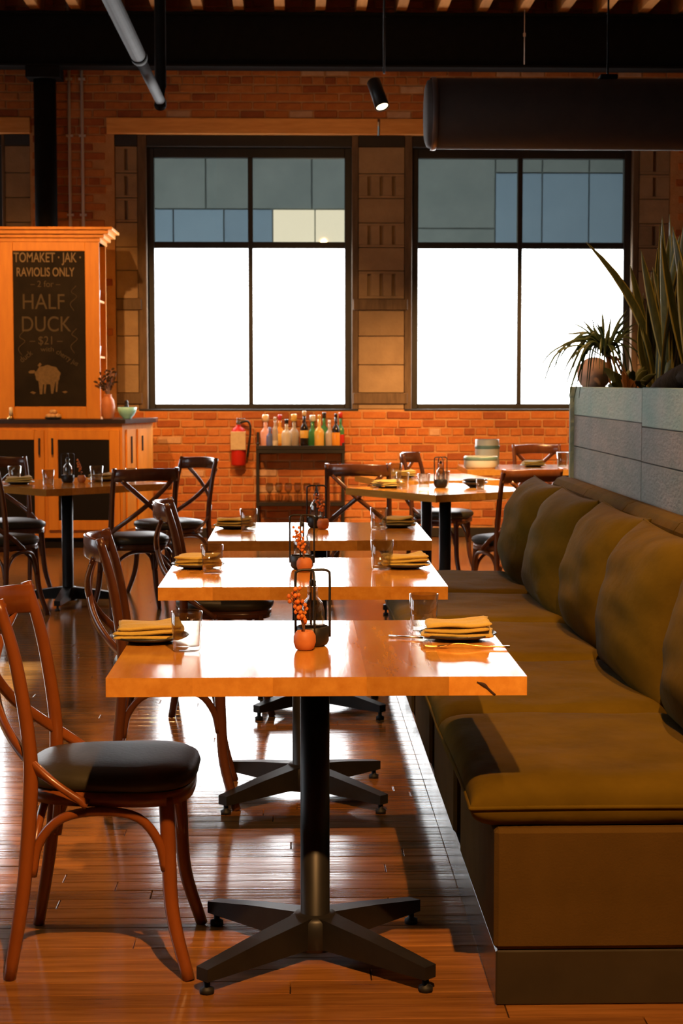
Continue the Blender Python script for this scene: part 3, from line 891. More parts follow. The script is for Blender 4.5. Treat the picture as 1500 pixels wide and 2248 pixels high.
for p_, lab, loc in zip(POTS, ('small terracotta pot of orange dried flowers on the nearest table', 'small terracotta pot of dried flowers on the second table', 'small pot of dried flowers on the third table'),
                        ((.020, 4.245, TZ + .001), (.028, 5.965, TZ + .001), (.118, 7.655, TZ + .001))):
    p_.location = loc; p_['label'] = lab

# ------------------------------------------------------------------ banquette
BX = .447; BY0, BY1 = 3.95, 8.42
ban = thing('banquette', 'long olive upholstered banquette bench along the right side', 'bench', (BX, BY0, 0))
Lb = BY1 - BY0
MB().box(.005, .90, .006, Lb, 0, .128, .004).build('plinth', 'plinth', ban)
nm = 5; ml = Lb / nm
for k in range(nm):
    a = k * ml + (.0 if k == 0 else .12); b = (k + 1) * ml - .08
    m = MB()
    m.box(0, .60, a, b, .130, .410, .010)
    o = m.build('base_panel', 'olive_base', ban)
MB().box(.07, .86, .02, Lb - .02, .131, .37).build('core', 'frame_black', ban)
# sloped seat back
sb = MB()
def sback(y0, y1):
    prof = [(.70, .30), (.71, .46), (.79, .93), (.81, .955), (.84, .965), (.888, .955), (.888, .30)]
    vs = [(x, y0, z) for x, z in prof] + [(x, y1, z) for x, z in prof]
    n = len(prof)
    fs = [tuple(range(n)), tuple(range(n, 2 * n))[::-1]] + [(i, n + i, n + (i + 1) % n, (i + 1) % n) for i in range(n)]
    return MB().add(vs, fs)
for k in range(nm):
    sback(k * ml + .004, (k + 1) * ml - .004).build('seat_back', 'olive', ban)
tips = ('nearest the camera, with its rounded front corner showing', 'second from the camera, under the right end of the nearest table', 'third from the camera, middle of the five', 'fourth from the camera, beside the second table', 'farthest from the camera')
for k in range(nm):
    cy = BY0 + (k + .5) * ml
    c = thing('seat_cushion', 'olive bench seat cushion ' + tips[k], 'cushion', (.722, cy, .4575), 0, 'bench seat cushions')
    wd = .66; dp = ml * 1.0
    cu = MB().pillow(wd, dp, .122, 12.0, .38, .018, 30, .0020, 20 + k).build('cover', 'olive', c)
    MB().tube(MB().seam(wd, dp, .018, 30), .0055, 6, 1, closed=True).build('piping', 'olive', c)
ptips = ('nearest the camera, cut off by the right picture edge', 'fourth from the far end, deeply creased at its side', 'third from the far end', 'second from the far end', 'farthest from the camera, by the orange chair')
for k in range(nm):
    cy = BY0 + (k + .5) * ml + (.06 if k == 0 else .10) + .02
    rr = random.Random(k)
    c = thing('back_pillow', 'large olive back pillow ' + ptips[k], 'pillow', (1.095 + rr.uniform(-.012, .012), cy, .475), 0, 'bench back pillows')
    M = (R(90) , 0, R(90))
    wd = .90; hp = .51
    o = MB().pillow(wd, hp, .29, 3.0, .58, .05, 34, .0050, 40 + k).build('cover', 'olive', c, (0.02, 0, .235), (R(90 - 13), 0, R(-90)))
    MB().tube(MB().seam(wd, hp, .06, 30), .004, 6, 1, closed=True).build('piping', 'olive', o)

# planter partition behind the bench
PXF = 1.342
pl = thing('planter_partition', 'weathered grey-green plank planter partition behind the bench', 'planter', (PXF, 0, 0))
MB().box(.02, .50, 3.6, 8.46, 0, .945).build('lower_wall', 'plaster', pl)
MB().box(.024, .05, 3.6, 8.45, .945, 1.386).box(.47, .50, 3.6, 8.45, .945, 1.386).box(.05, .47, 3.6, 3.63, .945, 1.386).box(.05, .47, 8.42, 8.45, .945, 1.386).build('planter_box', 'frame_black', pl)
for (y0, y1, zz) in ((6.81, 8.45, (.946, 1.108, 1.257, 1.394)), (5.17, 6.81, (.946, 1.106, 1.243, 1.396)), (3.6, 5.17, (.946, 1.107, 1.250, 1.395))):
    for k in range(3):
        MB().box(0, .024, y0 + .003, y1 - .003, zz[k] + .0015, zz[k + 1] - .0015, .0025).build('plank', 'patina' if k == 2 else 'patina_brown', pl)
MB().box(-.02, .024, 8.45, 8.475, .946, 1.394, .003).box(.024, .50, 8.452, 8.475, .946, 1.394, .003).build('end_board', 'patina', pl)
MB().box(.05, .47, 3.63, 8.42, .945, 1.335).build('soil_bed', 'soil', pl)

# plants in the planter
def blade(base, tip, wd, bend, m, twist=0.0, thick=.004, margin=True, n=9):
    base = Vector(base); tip = Vector(tip); ax = tip - base
    side = ax.cross(Vector((0, 1, 0))).normalized()
    side.rotate(Matrix.Rotation(twist, 3, ax.normalized()))
    nor = side.cross(ax).normalized()
    bend = Vector(bend)
    vs = []; fs = []; rows_ = []
    offs = (-1, -.72, 0, .72, 1)
    for i in range(n + 1):
        t = i / n
        p = base + ax * t + bend * (4 * t * (1 - t)) + nor * 0
        w_ = wd / 2 * (0.55 + 1.1 * t - 0.5 * t * t) * (1 - t ** 3.2) ** .8 + .0008
        for s in (1, -1):
            for o in offs:
                vs.append(p + side * (o * w_) + nor * (.22 * w_ * o * o + s * thick / 2 * (1 - .8 * abs(o))))
    k = 10; mi = []
    me = MB()
    for i in range(n):
        for q in range(4):
            a = i * k + q
            f1 = (a, a + 1, a + k + 1, a + k); f2 = (a + 5, a + 5 + k, a + 6 + k, a + 6)
            me_i = 1 if (margin and q in (0, 3)) else 0
            fs.append((f1, me_i)); fs.append((f2, me_i))
        fs.append(((i * k, i * k + k, i * k + k + 5, i * k + 5), 0)); fs.append(((i * k + 4, i * k + 9, i * k + 19, i * k + 14), 0))
    me.v = [tuple(v) for v in vs]
    for f, i_ in fs:
        me.f.append(f); me.mi.append(i_); me.sm.append(True)
    return me
def snake(label, c, leaves):
    t = thing('snake_plant', label, 'plant', c, 0, 'snake plants in the planter')
    for b, tip, wd, bend, tw in leaves:
        blade(b, tip, wd, bend, None, tw).build('leaf', ['leaf_dark', 'leaf_margin'], t)
    return t
rr = random.Random(5)
def fan(n, hmin, hmax, spread, wd):
    out_ = []
    for k in range(n):
        a = rr.uniform(0, 2 * PI); r0 = rr.uniform(.01, .05)
        sx, sy = rr.gauss(0, spread), rr.gauss(0, spread)
        h = rr.uniform(hmin, hmax)
        out_.append(((r0 * math.cos(a), r0 * math.sin(a), 0), (sx, sy, h), wd * rr.uniform(.8, 1.2), (rr.uniform(-.03, .03), rr.uniform(-.02, .02), 0), rr.uniform(-1.2, 1.2)))
    return out_
snake('tall snake plant with upright leaves rising at the right picture edge', (1.60, 7.55, 1.335), fan(17, .50, .80, .075, .050))
snake('snake plant with upright leaves at the far side of the planter', (1.64, 7.15, 1.335), fan(15, .48, .78, .085, .050))
snake('snake plant with one long leaf leaning left across the bright window', (1.62, 7.80, 1.335),
      [((-.02, 0, 0), (-.335, .02, .70), .046, (.085, 0, .02), .1), ((-.03, .01, 0), (-.135, .03, .60), .050, (.015, 0, 0), .2), ((0, 0, 0), (-.05, 0, .50), .045, (-.02, 0, 0), .6),
       ((.02, .02, 0), (.03, .02, .62), .05, (0, 0, 0), -.4), ((-.02, -.02, 0), (-.10, -.02, .34), .04, (-.02, 0, 0), .5)] + fan(6, .3, .6, .06, .045))
sp_pl = thing('spider_plant', 'grassy spider plant with arching thin leaves against the bright window', 'plant', (1.470, 8.02, 1.335))
MB().tube([(0, 0, 0), (-.03, 0, .12), (-.06, 0, .235)], .007, 7, 4).build('stem', 'stem', sp_pl)
MB().tube([(.03, 0, 0), (.0, 0, .12), (-.045, 0, .23)], .005, 7, 4).build('stem', 'stem', sp_pl)
for k in range(52):
    a = rr.uniform(0, 2 * PI); ln = rr.uniform(.17, .31); up = rr.uniform(-.1, .95)
    hx = math.cos(a) * ln * (1.0 if rr.random() < .6 else .6); hx *= 1.25 if hx < 0 else 0.8; hy = math.sin(a) * ln * .6
    b = Vector((-.055 + rr.uniform(-.015, .015), rr.uniform(-.015, .015), .225 + rr.uniform(-.03, .02)))
    if up > .45:
        tip = b + Vector((hx * .7, hy, .05 + .13 * up)); bend = Vector((hx * .05, 0, .03))
        pts = [b, b.lerp(tip, .5) + bend, tip]
    else:
        tip = b + Vector((hx, hy, -.04 - rr.uniform(0, .19))); pts = [b, b + Vector((hx * .35, hy * .35, .05)), b + Vector((hx * .75, hy * .75, .0)), tip]
    if tip.z < .02 and tip.x > -.13: tip.z = .03; pts[-1] = tip
    MB().strip(pts, .0150, .0018, (0.1, -.6, 1), 5, scale=[.5, .7, .9, 1, 1, 1, .95, .9, .85, .75, .65, .5, .4, .3, .2, .12][:(len(pts) - 1) * 5 + 1] if len(pts) == 4 else [.5, .7, .9, 1, 1, .9, .8, .6, .45, .25, .1]).build('leaf', 'leaf_thin', sp_pl)
for k, (tx, tz, hh) in enumerate(((-.30, .22, .05), (-.27, .09, .06), (-.255, .02, .07), (-.235, -.03, .06), (-.215, .06, .05), (-.20, -.01, .08), (-.285, .15, .08), (-.19, .12, .03), (-.25, .30, .05), (-.02, .42, .0), (-.11, .40, .0), (.09, .33, .04))):
    b = Vector((-.06, -.01 + .004 * (k % 4), .225)); yy = -.05 + .012 * k
    pts = [b, Vector((b.x + (tx - b.x) * .35, yy * .35, max(b.z, b.z + (tz - b.z) * .35) + hh)), Vector((b.x + (tx - b.x) * .75, yy * .8, b.z + (tz - b.z) * .55 + hh * .7)), Vector((tx, yy, tz))]
    MB().strip(pts, .0150, .0018, (0.1, -.8, .6), 5, scale=[.5, .7, .9, 1, 1, 1, .95, .9, .85, .75, .65, .5, .4, .3, .2, .12]).build('leaf', 'leaf_thin', sp_pl)
for k in range(5):
    MB().strip([(-.05 + .01 * k, 0, .2), (-.04 + .022 * k, -.02, .10), (-.03 + .035 * k, -.03, .02)], .011, .002, (0, -1, .2), 4).build('dry_leaf', 'leaf_dry', sp_pl)
def ball(name, label, loc, r):
    return tag(MB().lathe([(0, -.98 * r), (.35 * r, -.93 * r)] + [(r * math.cos(R(t)), r * math.sin(R(t))) for t in range(-60, 90, 10)] + [(0, r * .99)], n=28).build(name, 'peach', None, loc), label, 'ball', 'peach balls in the planter')
ball('ceramic_ball', 'round peach ceramic ball at the far end of the planter', (1.404, 8.26, 1.335 + .118), .080)
bb = ball('ceramic_ball', 'peach ceramic ball cut off by the right picture edge', (1.475, 6.42, 1.335 + .075), .060)
db = thing('succulent_bush', 'low dark leafy bush behind the planter rim', 'plant', (1.47, 7.72, 1.335))
for k in range(26):
    a = rr.uniform(0, 2 * PI); ln = rr.uniform(.06, .12)
    blade((0.01 * math.cos(a), .01 * math.sin(a), 0), (math.cos(a) * ln, math.sin(a) * ln, rr.uniform(.06, .15)), .045, (0, 0, .02), None, rr.uniform(-.4, .4), .004, False, 5).build('leaf', 'leaf_dark', db)
dw = MB()
dw.tube([(1.44, 7.05, 1.335), (1.47, 6.95, 1.40), (1.52, 6.80, 1.45), (1.60, 6.6, 1.50), (1.72, 6.4, 1.56)], .03, 9, 4, radii=[.045, .05, .046, .038, .03])
dw.tube([(1.50, 6.86, 1.43), (1.50, 6.7, 1.44), (1.54, 6.5, 1.41)], .02, 8, 4, radii=[.03, .026, .018])
tag(dw.build('driftwood', 'driftwood'), 'dark forked driftwood branch lying in the planter', 'driftwood')
dl = thing('dry_leaf_bunch', 'bunch of dry orange leaves hanging over the planter edge', 'plant', (1.44, 7.55, 1.337))
for k in range(12):
    blade((rr.uniform(-.02, .02), rr.uniform(-.03, .03), 0), (rr.uniform(-.05, .05), rr.uniform(-.06, .06), rr.uniform(.06, .13)), .03, (0, 0, .01), None, rr.uniform(-1, 1), .003, False, 5).build('leaf', 'leaf_dry', dl)

# ------------------------------------------------------------------ service hutch
hu = thing('service_hutch', 'tall orange wooden service hutch with a chalkboard front', 'cabinet', (0, 14.98, 0))
bx0, bx1 = -3.05, -1.475
MB().prism([(bx0, -.10), (bx1, -.10), (bx1 + .20, .42), (bx1 + .20, .62), (bx0, .62)], .09, 1.062).build('base_body', 'hutch_wood', hu)
MB().prism([(bx0, -.07), (bx1 - .02, -.07), (bx1 + .17, .43), (bx1 + .17, .60), (bx0, .60)], 0, .09).build('toe_kick', 'dark_panel', hu)
MB().prism([(bx0 - .02, -.135), (bx1 + .03, -.135), (bx1 + .245, .40), (bx1 + .245, .64), (bx0 - .02, .64)], 1.062, 1.098).build('counter', 'counter_black', hu)
def door(x0, x1, z0, z1, hx):
    d = MB()
    s = .085
    d.box(x0, x0 + s, -.122, -.10, z0, z1, .003).box(x1 - s, x1, -.122, -.10, z0, z1, .003).box(x0 + s, x1 - s, -.122, -.10, z1 - s, z1, .003).box(x0 + s, x1 - s, -.122, -.10, z0, z0 + s, .003)
    o = d.build('door', 'hutch_wood', hu)
    MB().box(x0 + s, x1 - s, -.112, -.101, z0 + s, z1 - s).build('door_panel', 'dark_panel', o)
    MB().box(hx - .008, hx + .008, -.145, -.122, z1 - .21, z1 - .07, .003).build('handle', 'frame_black', o)
door(-2.74, -2.135, .155, 1.01, -2.175)
door(-2.105, -1.50, .155, 1.01, -2.065)
sd = Vector((.20, .42, 0)).normalized()
for k in range(2):
    a = .06 + k * .21
    M = Matrix.Translation((bx1, -.10, 0)) @ Matrix.Rotation(math.atan2(.52, .20), 4, 'Z')
    m = MB().box(a, a + .17, -.014, 0, .155, 1.01, .003, 0, M)
    o = m.build('side_panel', 'hutch_wood', hu)
    MB().box(a + .075, a + .095, -.020, -.013, .72 + .1 * k, .95, 0, 0, M).build('slot', 'dark_panel', o)
# upper case
hx0, hx1 = -2.54, -1.672
uc = MB()
uc.box(hx0, hx1, .06, .56, 1.098, 1.112).box(hx0, hx0 + .02, .06, .56, 1.11, 2.62).box(hx0 + .02, hx1 - .30, .54, .56, 1.11, 2.62)
uc.box(hx0, hx1, .06, .56, 2.60, 2.62)
uc.box(hx1 - .30, hx1 - .28, .06, .56, 1.11, 2.62)
uc.box(hx1 - .28, hx1, .53, .56, 1.11, 2.62)
uc.build('upper_case', 'hutch_wood', hu)
ff = MB()
ff.box(hx0, -2.405, .03, .06, 1.10, 2.64, .003).box(-1.792, hx1, .03, .06, 1.10, 2.64, .003).box(-2.405, -1.792, .03, .06, 2.525, 2.64, .003).box(-2.405, -1.792, .03, .06, 1.10, 1.205, .003)
ff.build('face_frame', 'hutch_wood', hu)
for zz in (1.62, 2.10):
    MB().box(hx1 - .28, hx1 - .012, .06, .53, zz, zz + .018).build('side_shelf', 'hutch_wood', hu)
def crown():
    m = MB()
    for z0, z1, o in ((2.60, 2.635, .012), (2.635, 2.665, .045), (2.665, 2.70, .085), (2.70, 2.725, .12)):
        m.box(hx0 - o, hx1 + o, .03 - o * .5, .57, z0, z1, .004)
    return m
crown().build('crown_moulding', 'hutch_wood', hu)
cb = MB().box(-2.405, -1.792, .036, .050, 1.205, 2.525).build('chalkboard', 'chalkboard', hu)
cb['label'] = 'black chalkboard with a chalk menu and a sheep'
def chalk_text(txt, x, z, size, sx=1.0, rot=0.0, bold=0.0, m='chalk_faint'):
    cu = bpy.data.curves.new('chalk_lettering', 'FONT')
    cu.body = txt; cu.size = size; cu.align_x = 'CENTER'; cu.extrude = 0.0006; cu.offset = bold
    to = bpy.data.objects.new('tmp_text', cu); COL.objects.link(to)
    dg = bpy.context.evaluated_depsgraph_get()
    me = bpy.data.meshes.new_from_object(to.evaluated_get(dg))
    bpy.data.objects.remove(to)
    me.materials.clear(); me.materials.append(MATS[m])
    me.name = 'chalk_lettering'
    o = put('chalk_lettering', me, cb, (x, .035, z), (R(90), rot, 0))
    o.scale = (sx, 1, 1)
    return o
bcx = -2.10
chalk_text('TOMAKET · JAK ·', bcx - .01, 2.432, .115, .66, bold=.0015, m='chalk')
chalk_text('RAVIOLIS ONLY', bcx - .03, 2.312, .105, .66, bold=.0015, m='chalk')
chalk_text('– 2 for –', bcx - .03, 2.222, .075, .95)
chalk_text('HALF', bcx - .05, 2.035, .185, .85)
chalk_text('DUCK', bcx - .03, 1.845, .185, .82)
chalk_text('– $21 –', bcx - .03, 1.735, .10, .9)
chalk_text('duck', bcx - .19, 1.615, .07, .9, R(-38))
chalk_text('with', bcx - .02, 1.675, .055, 1.2)
chalk_text('cherry jus', bcx + .14, 1.605, .062, .85, R(32))
for sx_, zc in ((-.235, 1.74), (.21, 1.76), (.21, 2.12)):
    MB().tube([(bcx + sx_, .034, zc - .1), (bcx + sx_ - .03, .034, zc - .04), (bcx + sx_ + .025, .034, zc + .02), (bcx + sx_ - .02, .034, zc + .06), (bcx + sx_ + .02, .034, zc + .11)], .003, 5, 5, up=(0, 1, 0)).build('chalk_flourish', 'chalk_faint', cb)
sh = MB()
zc = 1.475
pts = []
for k in range(36):
    a = 2 * PI * k / 36
    r_ = 1 + .045 * math.sin(9 * a)
    pts.append((bcx - .02 + .108 * r_ * math.cos(a), zc + .082 * r_ * math.sin(a)))
n = len(pts)
sh.add([(x, .0352, z) for x, z in pts] + [(x, .0362, z) for x, z in pts], [tuple(range(n))] + [(i, n + i, n + (i + 1) % n, (i + 1) % n) for i in range(n)])
def fill(poly):
    n = len(poly)
    sh.add([(bcx + x, .0350, z) for x, z in poly] + [(bcx + x, .0362, z) for x, z in poly], [tuple(range(n))] + [(i, n + i, n + (i + 1) % n, (i + 1) % n) for i in range(n)])
fill([(-.10, 1.42), (-.06, 1.40), (-.068, 1.31), (-.088, 1.31)]); fill([(-.05, 1.41), (-.03, 1.41), (-.04, 1.315), (-.055, 1.315)])
fill([(.0, 1.41), (.045, 1.42), (.025, 1.315), (.008, 1.315)]); fill([(.05, 1.42), (.07, 1.43), (.06, 1.33), (.047, 1.33)])
fill([(-.185, 1.50), (-.17, 1.512), (-.135, 1.515), (-.12, 1.50), (-.14, 1.488), (-.175, 1.488)])
fill([(-.105, 1.555), (-.085, 1.58), (-.07, 1.565), (-.09, 1.54)])
fill([(-.175, 1.325), (-.15, 1.335), (-.12, 1.325), (-.14, 1.31)]); fill([(.10, 1.33), (.13, 1.34), (.15, 1.33), (.125, 1.318)])
sh.build('chalk_sheep', 'chalk_body', cb)

def on_counter(x, y): return (x, 14.98 + y, 1.099)
vs_ = thing('branch_vase', 'terracotta vase of brown dried branches on the hutch counter', 'vase', on_counter(-1.605, -.01))
MB().lathe([(0, 0), (.040, 0), (.046, .01), (.058, .07), (.060, .12), (.050, .165), (.034, .185), (.030, .20), (.036, .21), (.031, .212), (.026, .20), (.030, .183), (0, .16)], n=24).build('vessel', 'terracotta', vs_)
rr = random.Random(21)
for k in range(14):
    a = rr.uniform(0, 6.28); r_ = rr.uniform(.03, .13); h = rr.uniform(.30, .46)
    st = MB().tube([(0, 0, .18), (r_ * .4 * math.cos(a), r_ * .4 * math.sin(a), .18 + (h - .18) * .6), (r_ * math.cos(a), r_ * .7 * math.sin(a), h)], .0025, 5, 3).build('branch', 'stem', vs_)
    for q in range(4):
        f = .5 + q * .16
        p = Vector((r_ * f * math.cos(a), r_ * .7 * f * math.sin(a), .18 + (h - .18) * f))
        blade(p, p + Vector((rr.uniform(-.04, .04), rr.uniform(-.02, .02), rr.uniform(-.01, .04))), .022, (0, 0, .004), None, rr.uniform(-1, 1), .002, False, 3).build('leaf', 'driftwood', st)
bo = MB().lathe([(0, 0), (.035, 0), (.038, .008), (.060, .03), (.078, .065), (.083, .098), (.079, .099), (.072, .066), (.05, .03), (0, .02)], n=28)
tag(bo.build('serving_bowl', 'ceramic_mint', None, on_counter(-1.455, .12)), 'mint green ceramic bowl beside the branch vase on the hutch', 'bowl')
pe = MB().lathe([(0, 0), (.022, 0), (.026, .05), (.018, .07), (.022, .10), (.014, .125), (.018, .14), (.012, .155), (0, .158)], n=16)
tag(pe.build('pepper_mill', 'spot_black', None, on_counter(-1.475, .27)), 'small black pepper mill behind the mint bowl', 'mill')
bd = thing('bread_plate', 'dark plate of bread in front of the chalkboard', 'plate', on_counter(-2.065, -.055))
bd.scale = (.8, .8, .8)
MB().lathe([(0, 0), (.07, 0), (.095, .016), (.092, .02), (.066, .008), (0, .008)], n=24).build('plate', 'slate', bd)
for x, y, z, s in ((-.04, 0, .03, .045), (.045, .01, .03, .045), (0, -.03, .032, .04), (.0, .01, .075, .045)):
    MB().lathe([(0, -.5 * s), (.7 * s, -.42 * s), (s, -.05 * s), (.8 * s, .4 * s), (.4 * s, .6 * s), (0, .66 * s)], (x, y, z), 14).build('bread_roll', 'bread', bd)
cd = thing('candle_holder', 'small pale candle on the hutch counter at the picture edge', 'candle', on_counter(-2.425, -.04))
MB().lathe([(0, 0), (.032, 0), (.030, .012), (.014, .02), (.014, .03), (.02, .035), (0, .035)], n=16).build('holder', 'brass', cd)
MB().lathe([(0, .035), (.015, .035), (.015, .10), (.004, .103), (.0, .103)], n=14).build('wax', 'candle', cd)
for zz, lab in ((1.638, 'white cup on the lower side shelf of the hutch'), (2.118, 'white cup on the upper side shelf of the hutch')):
    tag(MB().lathe([(0, 0), (.026, 0), (.03, .006), (.038, .085), (.035, .085), (.027, .01), (0, .008)], n=18).build('cup', 'white_cup', None, (-1.72, 14.98 + .22, zz + .001)), lab, 'cup', 'cups on the hutch side shelves')

# ------------------------------------------------------------------ bar rack with bottles
rk = thing('bar_rack', 'black metal bar rack with bottle shelf against the brick wall', 'rack', (.04, 15.745, 0))
for x in (-.385, .385):
    for y in (-.075, .125):
        MB().box(x - .012, x + .012, y - .012, y + .012, 0, .87 if y < 0 else .96, .002).build('post', 'frame_black', rk)
for z, nm_ in ((.775, 'top_shelf'), (.30, 'glass_shelf')):
    MB().box(-.40, .40, -.09, .14, z, z + .035, .003).build(nm_, 'frame_black', rk)
MB().box(-.40, .40, -.093, -.085, .81, .845, .002).build('front_lip', 'frame_black', rk)
def bottle(x, y, prof, body, label, cap=None, capcol='cork', lab=None, labcol='white'):
    t = thing('liquor_bottle', label, 'bottle', (x, y, .8105), 0, 'bottles on the bar rack')
    MB().lathe(prof, n=18).build('glass_body', 'bottle_' + body, t)
    top = prof[-1][1]; r = max(p[0] for p in prof)
    if cap:
        cr, chh = cap
        MB().lathe([(0, top), (cr, top), (cr * 1.02, top + chh * .9), (cr * .8, top + chh), (0, top + chh)], n=14).build('cap', 'bottle_' + capcol, t)
    if lab:
        z0, z1 = lab
        MB().lathe([(r + .0008, z0), (r + .0012, z0 + .001), (r + .0012, z1 - .001), (r + .0008, z1)], n=18, cap=False).build('paper_label', 'bottle_' + labcol, t)
    return t
def bp_(r, h, neck=.013, sh=.62):
    return [(0, 0), (r * .92, 0), (r, .006), (r, h * sh), (r * .8, h * (sh + .07)), (neck * 1.1, h * (sh + .15)), (neck, h * (sh + .2)), (neck, h), (0, h)]
specs = [(-.315, .05, bp_(.046, .25, .017, .60), 'pink', 'squat pink bottle with a round pale stopper, at the left of the rack', (.03, .06), 'cork', None, 'white'),
         (-.275, -.045, bp_(.032, .20, .012, .58), 'blue', 'short blue bottle standing at the front left of the rack', None, 'cork', (.02, .09), 'blue'),
         (-.228, -.05, bp_(.026, .26, .011, .66), 'clear', 'slim clear bottle with a white label near the left of the rack', (.013, .03), 'white', (.03, .08), 'white'),
         (-.185, .04, bp_(.040, .26, .014, .60), 'amber', 'amber bottle with a yellow label and red cap', (.018, .05), 'red', (.05, .14), 'gold'),
         (-.125, -.035, bp_(.045, .23, .015, .62), 'white', 'stout cream-white bottle at the front of the rack', (.018, .04), 'dark', None, 'white'),
         (-.058, .05, bp_(.045, .25, .016, .60), 'clear', 'clear bottle with a gold bulb stopper', (.026, .065), 'gold', None, 'white'),
         (.035, -.02, bp_(.037, .30, .013, .62), 'dark', 'tallest bottle, dark with a yellow label, mid rack', (.018, .045), 'cork', (.10, .17), 'gold'),
         (.110, .06, bp_(.040, .25, .016, .60), 'green', 'green bottle with a pale wide stopper', (.028, .055), 'white', None, 'white'),
         (.170, -.03, bp_(.044, .27, .014, .58), 'gold', 'bright golden bottle right of the rack middle', (.014, .04), 'gold', None, 'white'),
         (.215, .06, bp_(.038, .28, .013, .62), 'green', 'green bottle with a dark cap behind the golden one', (.018, .05), 'dark', None, 'white'),
         (.262, .0, bp_(.038, .23, .013, .60), 'clear', 'clear bottle leaning pale beside the dark one at right', (.014, .03), 'silver', None, 'white'),
         (.320, -.04, bp_(.036, .29, .013, .62), 'dark', 'black bottle with an orange label near the right end', (.014, .03), 'dark', (.03, .15), 'amber'),
         (.365, .06, bp_(.034, .28, .012, .62), 'green', 'green bottle with a red cap and red label at the right end', (.018, .05), 'red', (.03, .13), 'red')]
for x, y, p_, b_, lab, cap, cc, lb, lc in specs:
    bottle(.04 + x, 15.745 + y, p_, b_, lab, cap, cc, lb, lc)
WG = MB().lathe([(0, 0), (.032, 0), (.032, .003), (.006, .008), (.004, .07), (.012, .08), (.034, .11), (.036, .14), (.030, .17), (.0285, .17), (.0345, .14), (.032, .112), (.010, .083), (0, .080)], n=20).mesh('wine_glass', 'glass')
pos = ['leftmost', 'second from the left', 'third from the left', 'third from the right', 'second from the right', 'rightmost']
for k in range(6):
    tag(put('wine_glass', WG, None, (-.24 + k * .085, 15.72 + (.03 if k % 2 else -.02), .336)), 'stemmed glass on the rack shelf under the bottles, %s of six' % pos[k], 'glass', 'stemmed glasses on the rack')

# fire extinguisher
fx = thing('fire_extinguisher', 'red fire extinguisher with a tan tag on the brick wall', 'extinguisher', (-.52, WY - .10, .66))
MB().lathe([(0, 0), (.058, 0), (.068, .012), (.068, .30), (.055, .335), (.024, .352), (.022, .37), (0, .37)], n=24).build('cylinder', 'ext_red', fx)
MB().box(-.018, .018, -.018, .018, .365, .40, .003).box(-.014, .075, -.010, .010, .40, .412, .002).box(-.014, .06, -.010, .010, .418, .428, .002).build('valve', 'steel', fx)
MB().tube([(.015, 0, .385), (.085, -.01, .40), (.11, -.005, .33), (.095, 0, .20), (.078, 0, .08)], .010, 8, 5).build('hose', 'rubber', fx)
MB().box(-.068, .068, -.078, -.0725, .145, .31, .002).build('tag', 'ext_tag', fx)
MB().box(-.03, .03, .066, .098, .08, .30, .003).build('wall_bracket', 'steel', fx)

# ------------------------------------------------------------------ things on the far tables
def rt(cx, cy, rz, u, v):
    c, s = math.cos(rz), math.sin(rz)
    return (cx + c * u - s * v, cy + s * u + c * v)
L_ = lambda u, v: rt(-1.46, 11.17, R(42), u, v)
x, y = L_(-.28, .12); setting(x, y, R(10), 0, 'dark plate at the left of the table by the hutch', 'napkin at the left of the table by the hutch')
x, y = L_(.30, .02); setting(x, y, R(40), 1, 'dark plate at the right of the table by the hutch', 'napkin at the right of the table by the hutch')
x, y = L_(-.22, .26); glass_at(x, y, 'tumbler at the far left of the table by the hutch', s=1.1)
x, y = L_(-.22, -.12); glass_at(x, y, 'tumbler nearest us on the table by the hutch')
x, y = L_(.16, -.10); glass_at(x, y, 'tumbler right of the caddy on the table by the hutch', s=1.1)
x, y = L_(.32, -.25); glass_at(x, y, 'tumbler behind the chair crest on the table by the hutch', s=.95)
x, y = L_(.10, -.02)
pk = make_pot(12); pk.location = (x, y, TZ + .001); pk['label'] = 'small pot of dried sprigs on the table by the hutch'
Rr = lambda u, v: rt(.90, 10.52, R(35), u, v)
x, y = Rr(-.22, .28); setting(x, y, R(30), 2, 'dark plate at the left of the cornerwise far right table', 'napkin at the left of the cornerwise far right table')
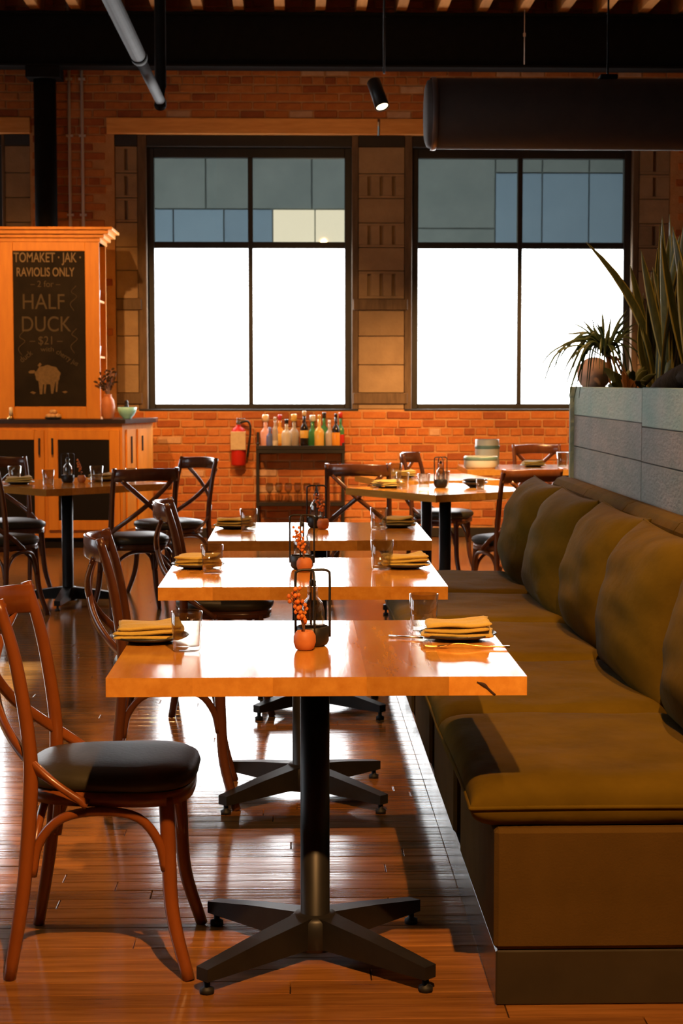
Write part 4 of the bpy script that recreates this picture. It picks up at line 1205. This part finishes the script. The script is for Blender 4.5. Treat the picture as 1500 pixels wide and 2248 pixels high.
x, y = Rr(.22, -.02)
st = thing('bowl_stack', 'dark nested bowls on the cornerwise far right table', 'bowl', (x, y, TZ + .001))
for k in range(2):
    MB().lathe([(0, 0), (.035, 0), (.075, .028), (.078, .034), (.070, .032), (.033, .006), (0, .006)], (0, 0, .018 * k), 24).build('bowl', 'slate', st)
x, y = Rr(-.15, .02); glass_at(x, y, 'tumbler at the near corner of the cornerwise far right table')
x, y = Rr(-.25, .10); glass_at(x, y, 'tumbler left of the caddy on the cornerwise far right table', s=1.05)
x, y = Rr(.12, .16); glass_at(x, y, 'tumbler right of the caddy on the cornerwise far right table')
x, y = Rr(.02, -.30); glass_at(x, y, 'small tumbler at the front edge of the cornerwise far right table', s=.7)
glass_at(.66, 11.55, 'tumbler on the half-hidden far table', s=1.1)
setting(.72, 11.75, R(5), 0, 'dark plate on the half-hidden far table', 'napkin on the half-hidden far table')
# stoneware stack
def crock(name, label, c, r, h, band):
    t = thing(name, label, 'crock', c, 0, 'cream stoneware by the brick wall')
    MB().lathe([(0, 0), (r * .92, 0), (r, .012), (r, h * .62), (r * 1.0, h), (r * .96, h + .004), (r * .92, h - .004), (r * .90, .02), (0, .015)], n=30).build('body', 'ceramic_cream', t)
    MB().lathe([(r + .001, h * band), (r + .004, h * band + .004), (r + .004, h * band + .022), (r + .001, h * band + .026)], n=30, cap=False).build('band', 'ceramic_band', t)
    return t
crock('stoneware_crock', 'tall cream stoneware crock with a green band', (1.46, 13.30, TZ + .001), .092, .20, .66)
crock('stoneware_dish', 'low wide cream stoneware dish with a green rim band', (1.38, 13.02, TZ + .001), .125, .085, .68)
glass_at(2.0, 13.05, 'tumbler left of the middle on the wide table by the brick wall', s=1.2)
glass_at(2.12, 12.95, 'tumbler right of the middle on the wide table by the brick wall', s=1.1)
setting(2.30, 13.0, R(0), 1, 'dark plate on the wide table by the brick wall', 'napkin on the wide table by the brick wall')
setting(1.80, 13.2, R(0), 2, 'dark plate beside the stoneware crock', 'napkin beside the stoneware crock')
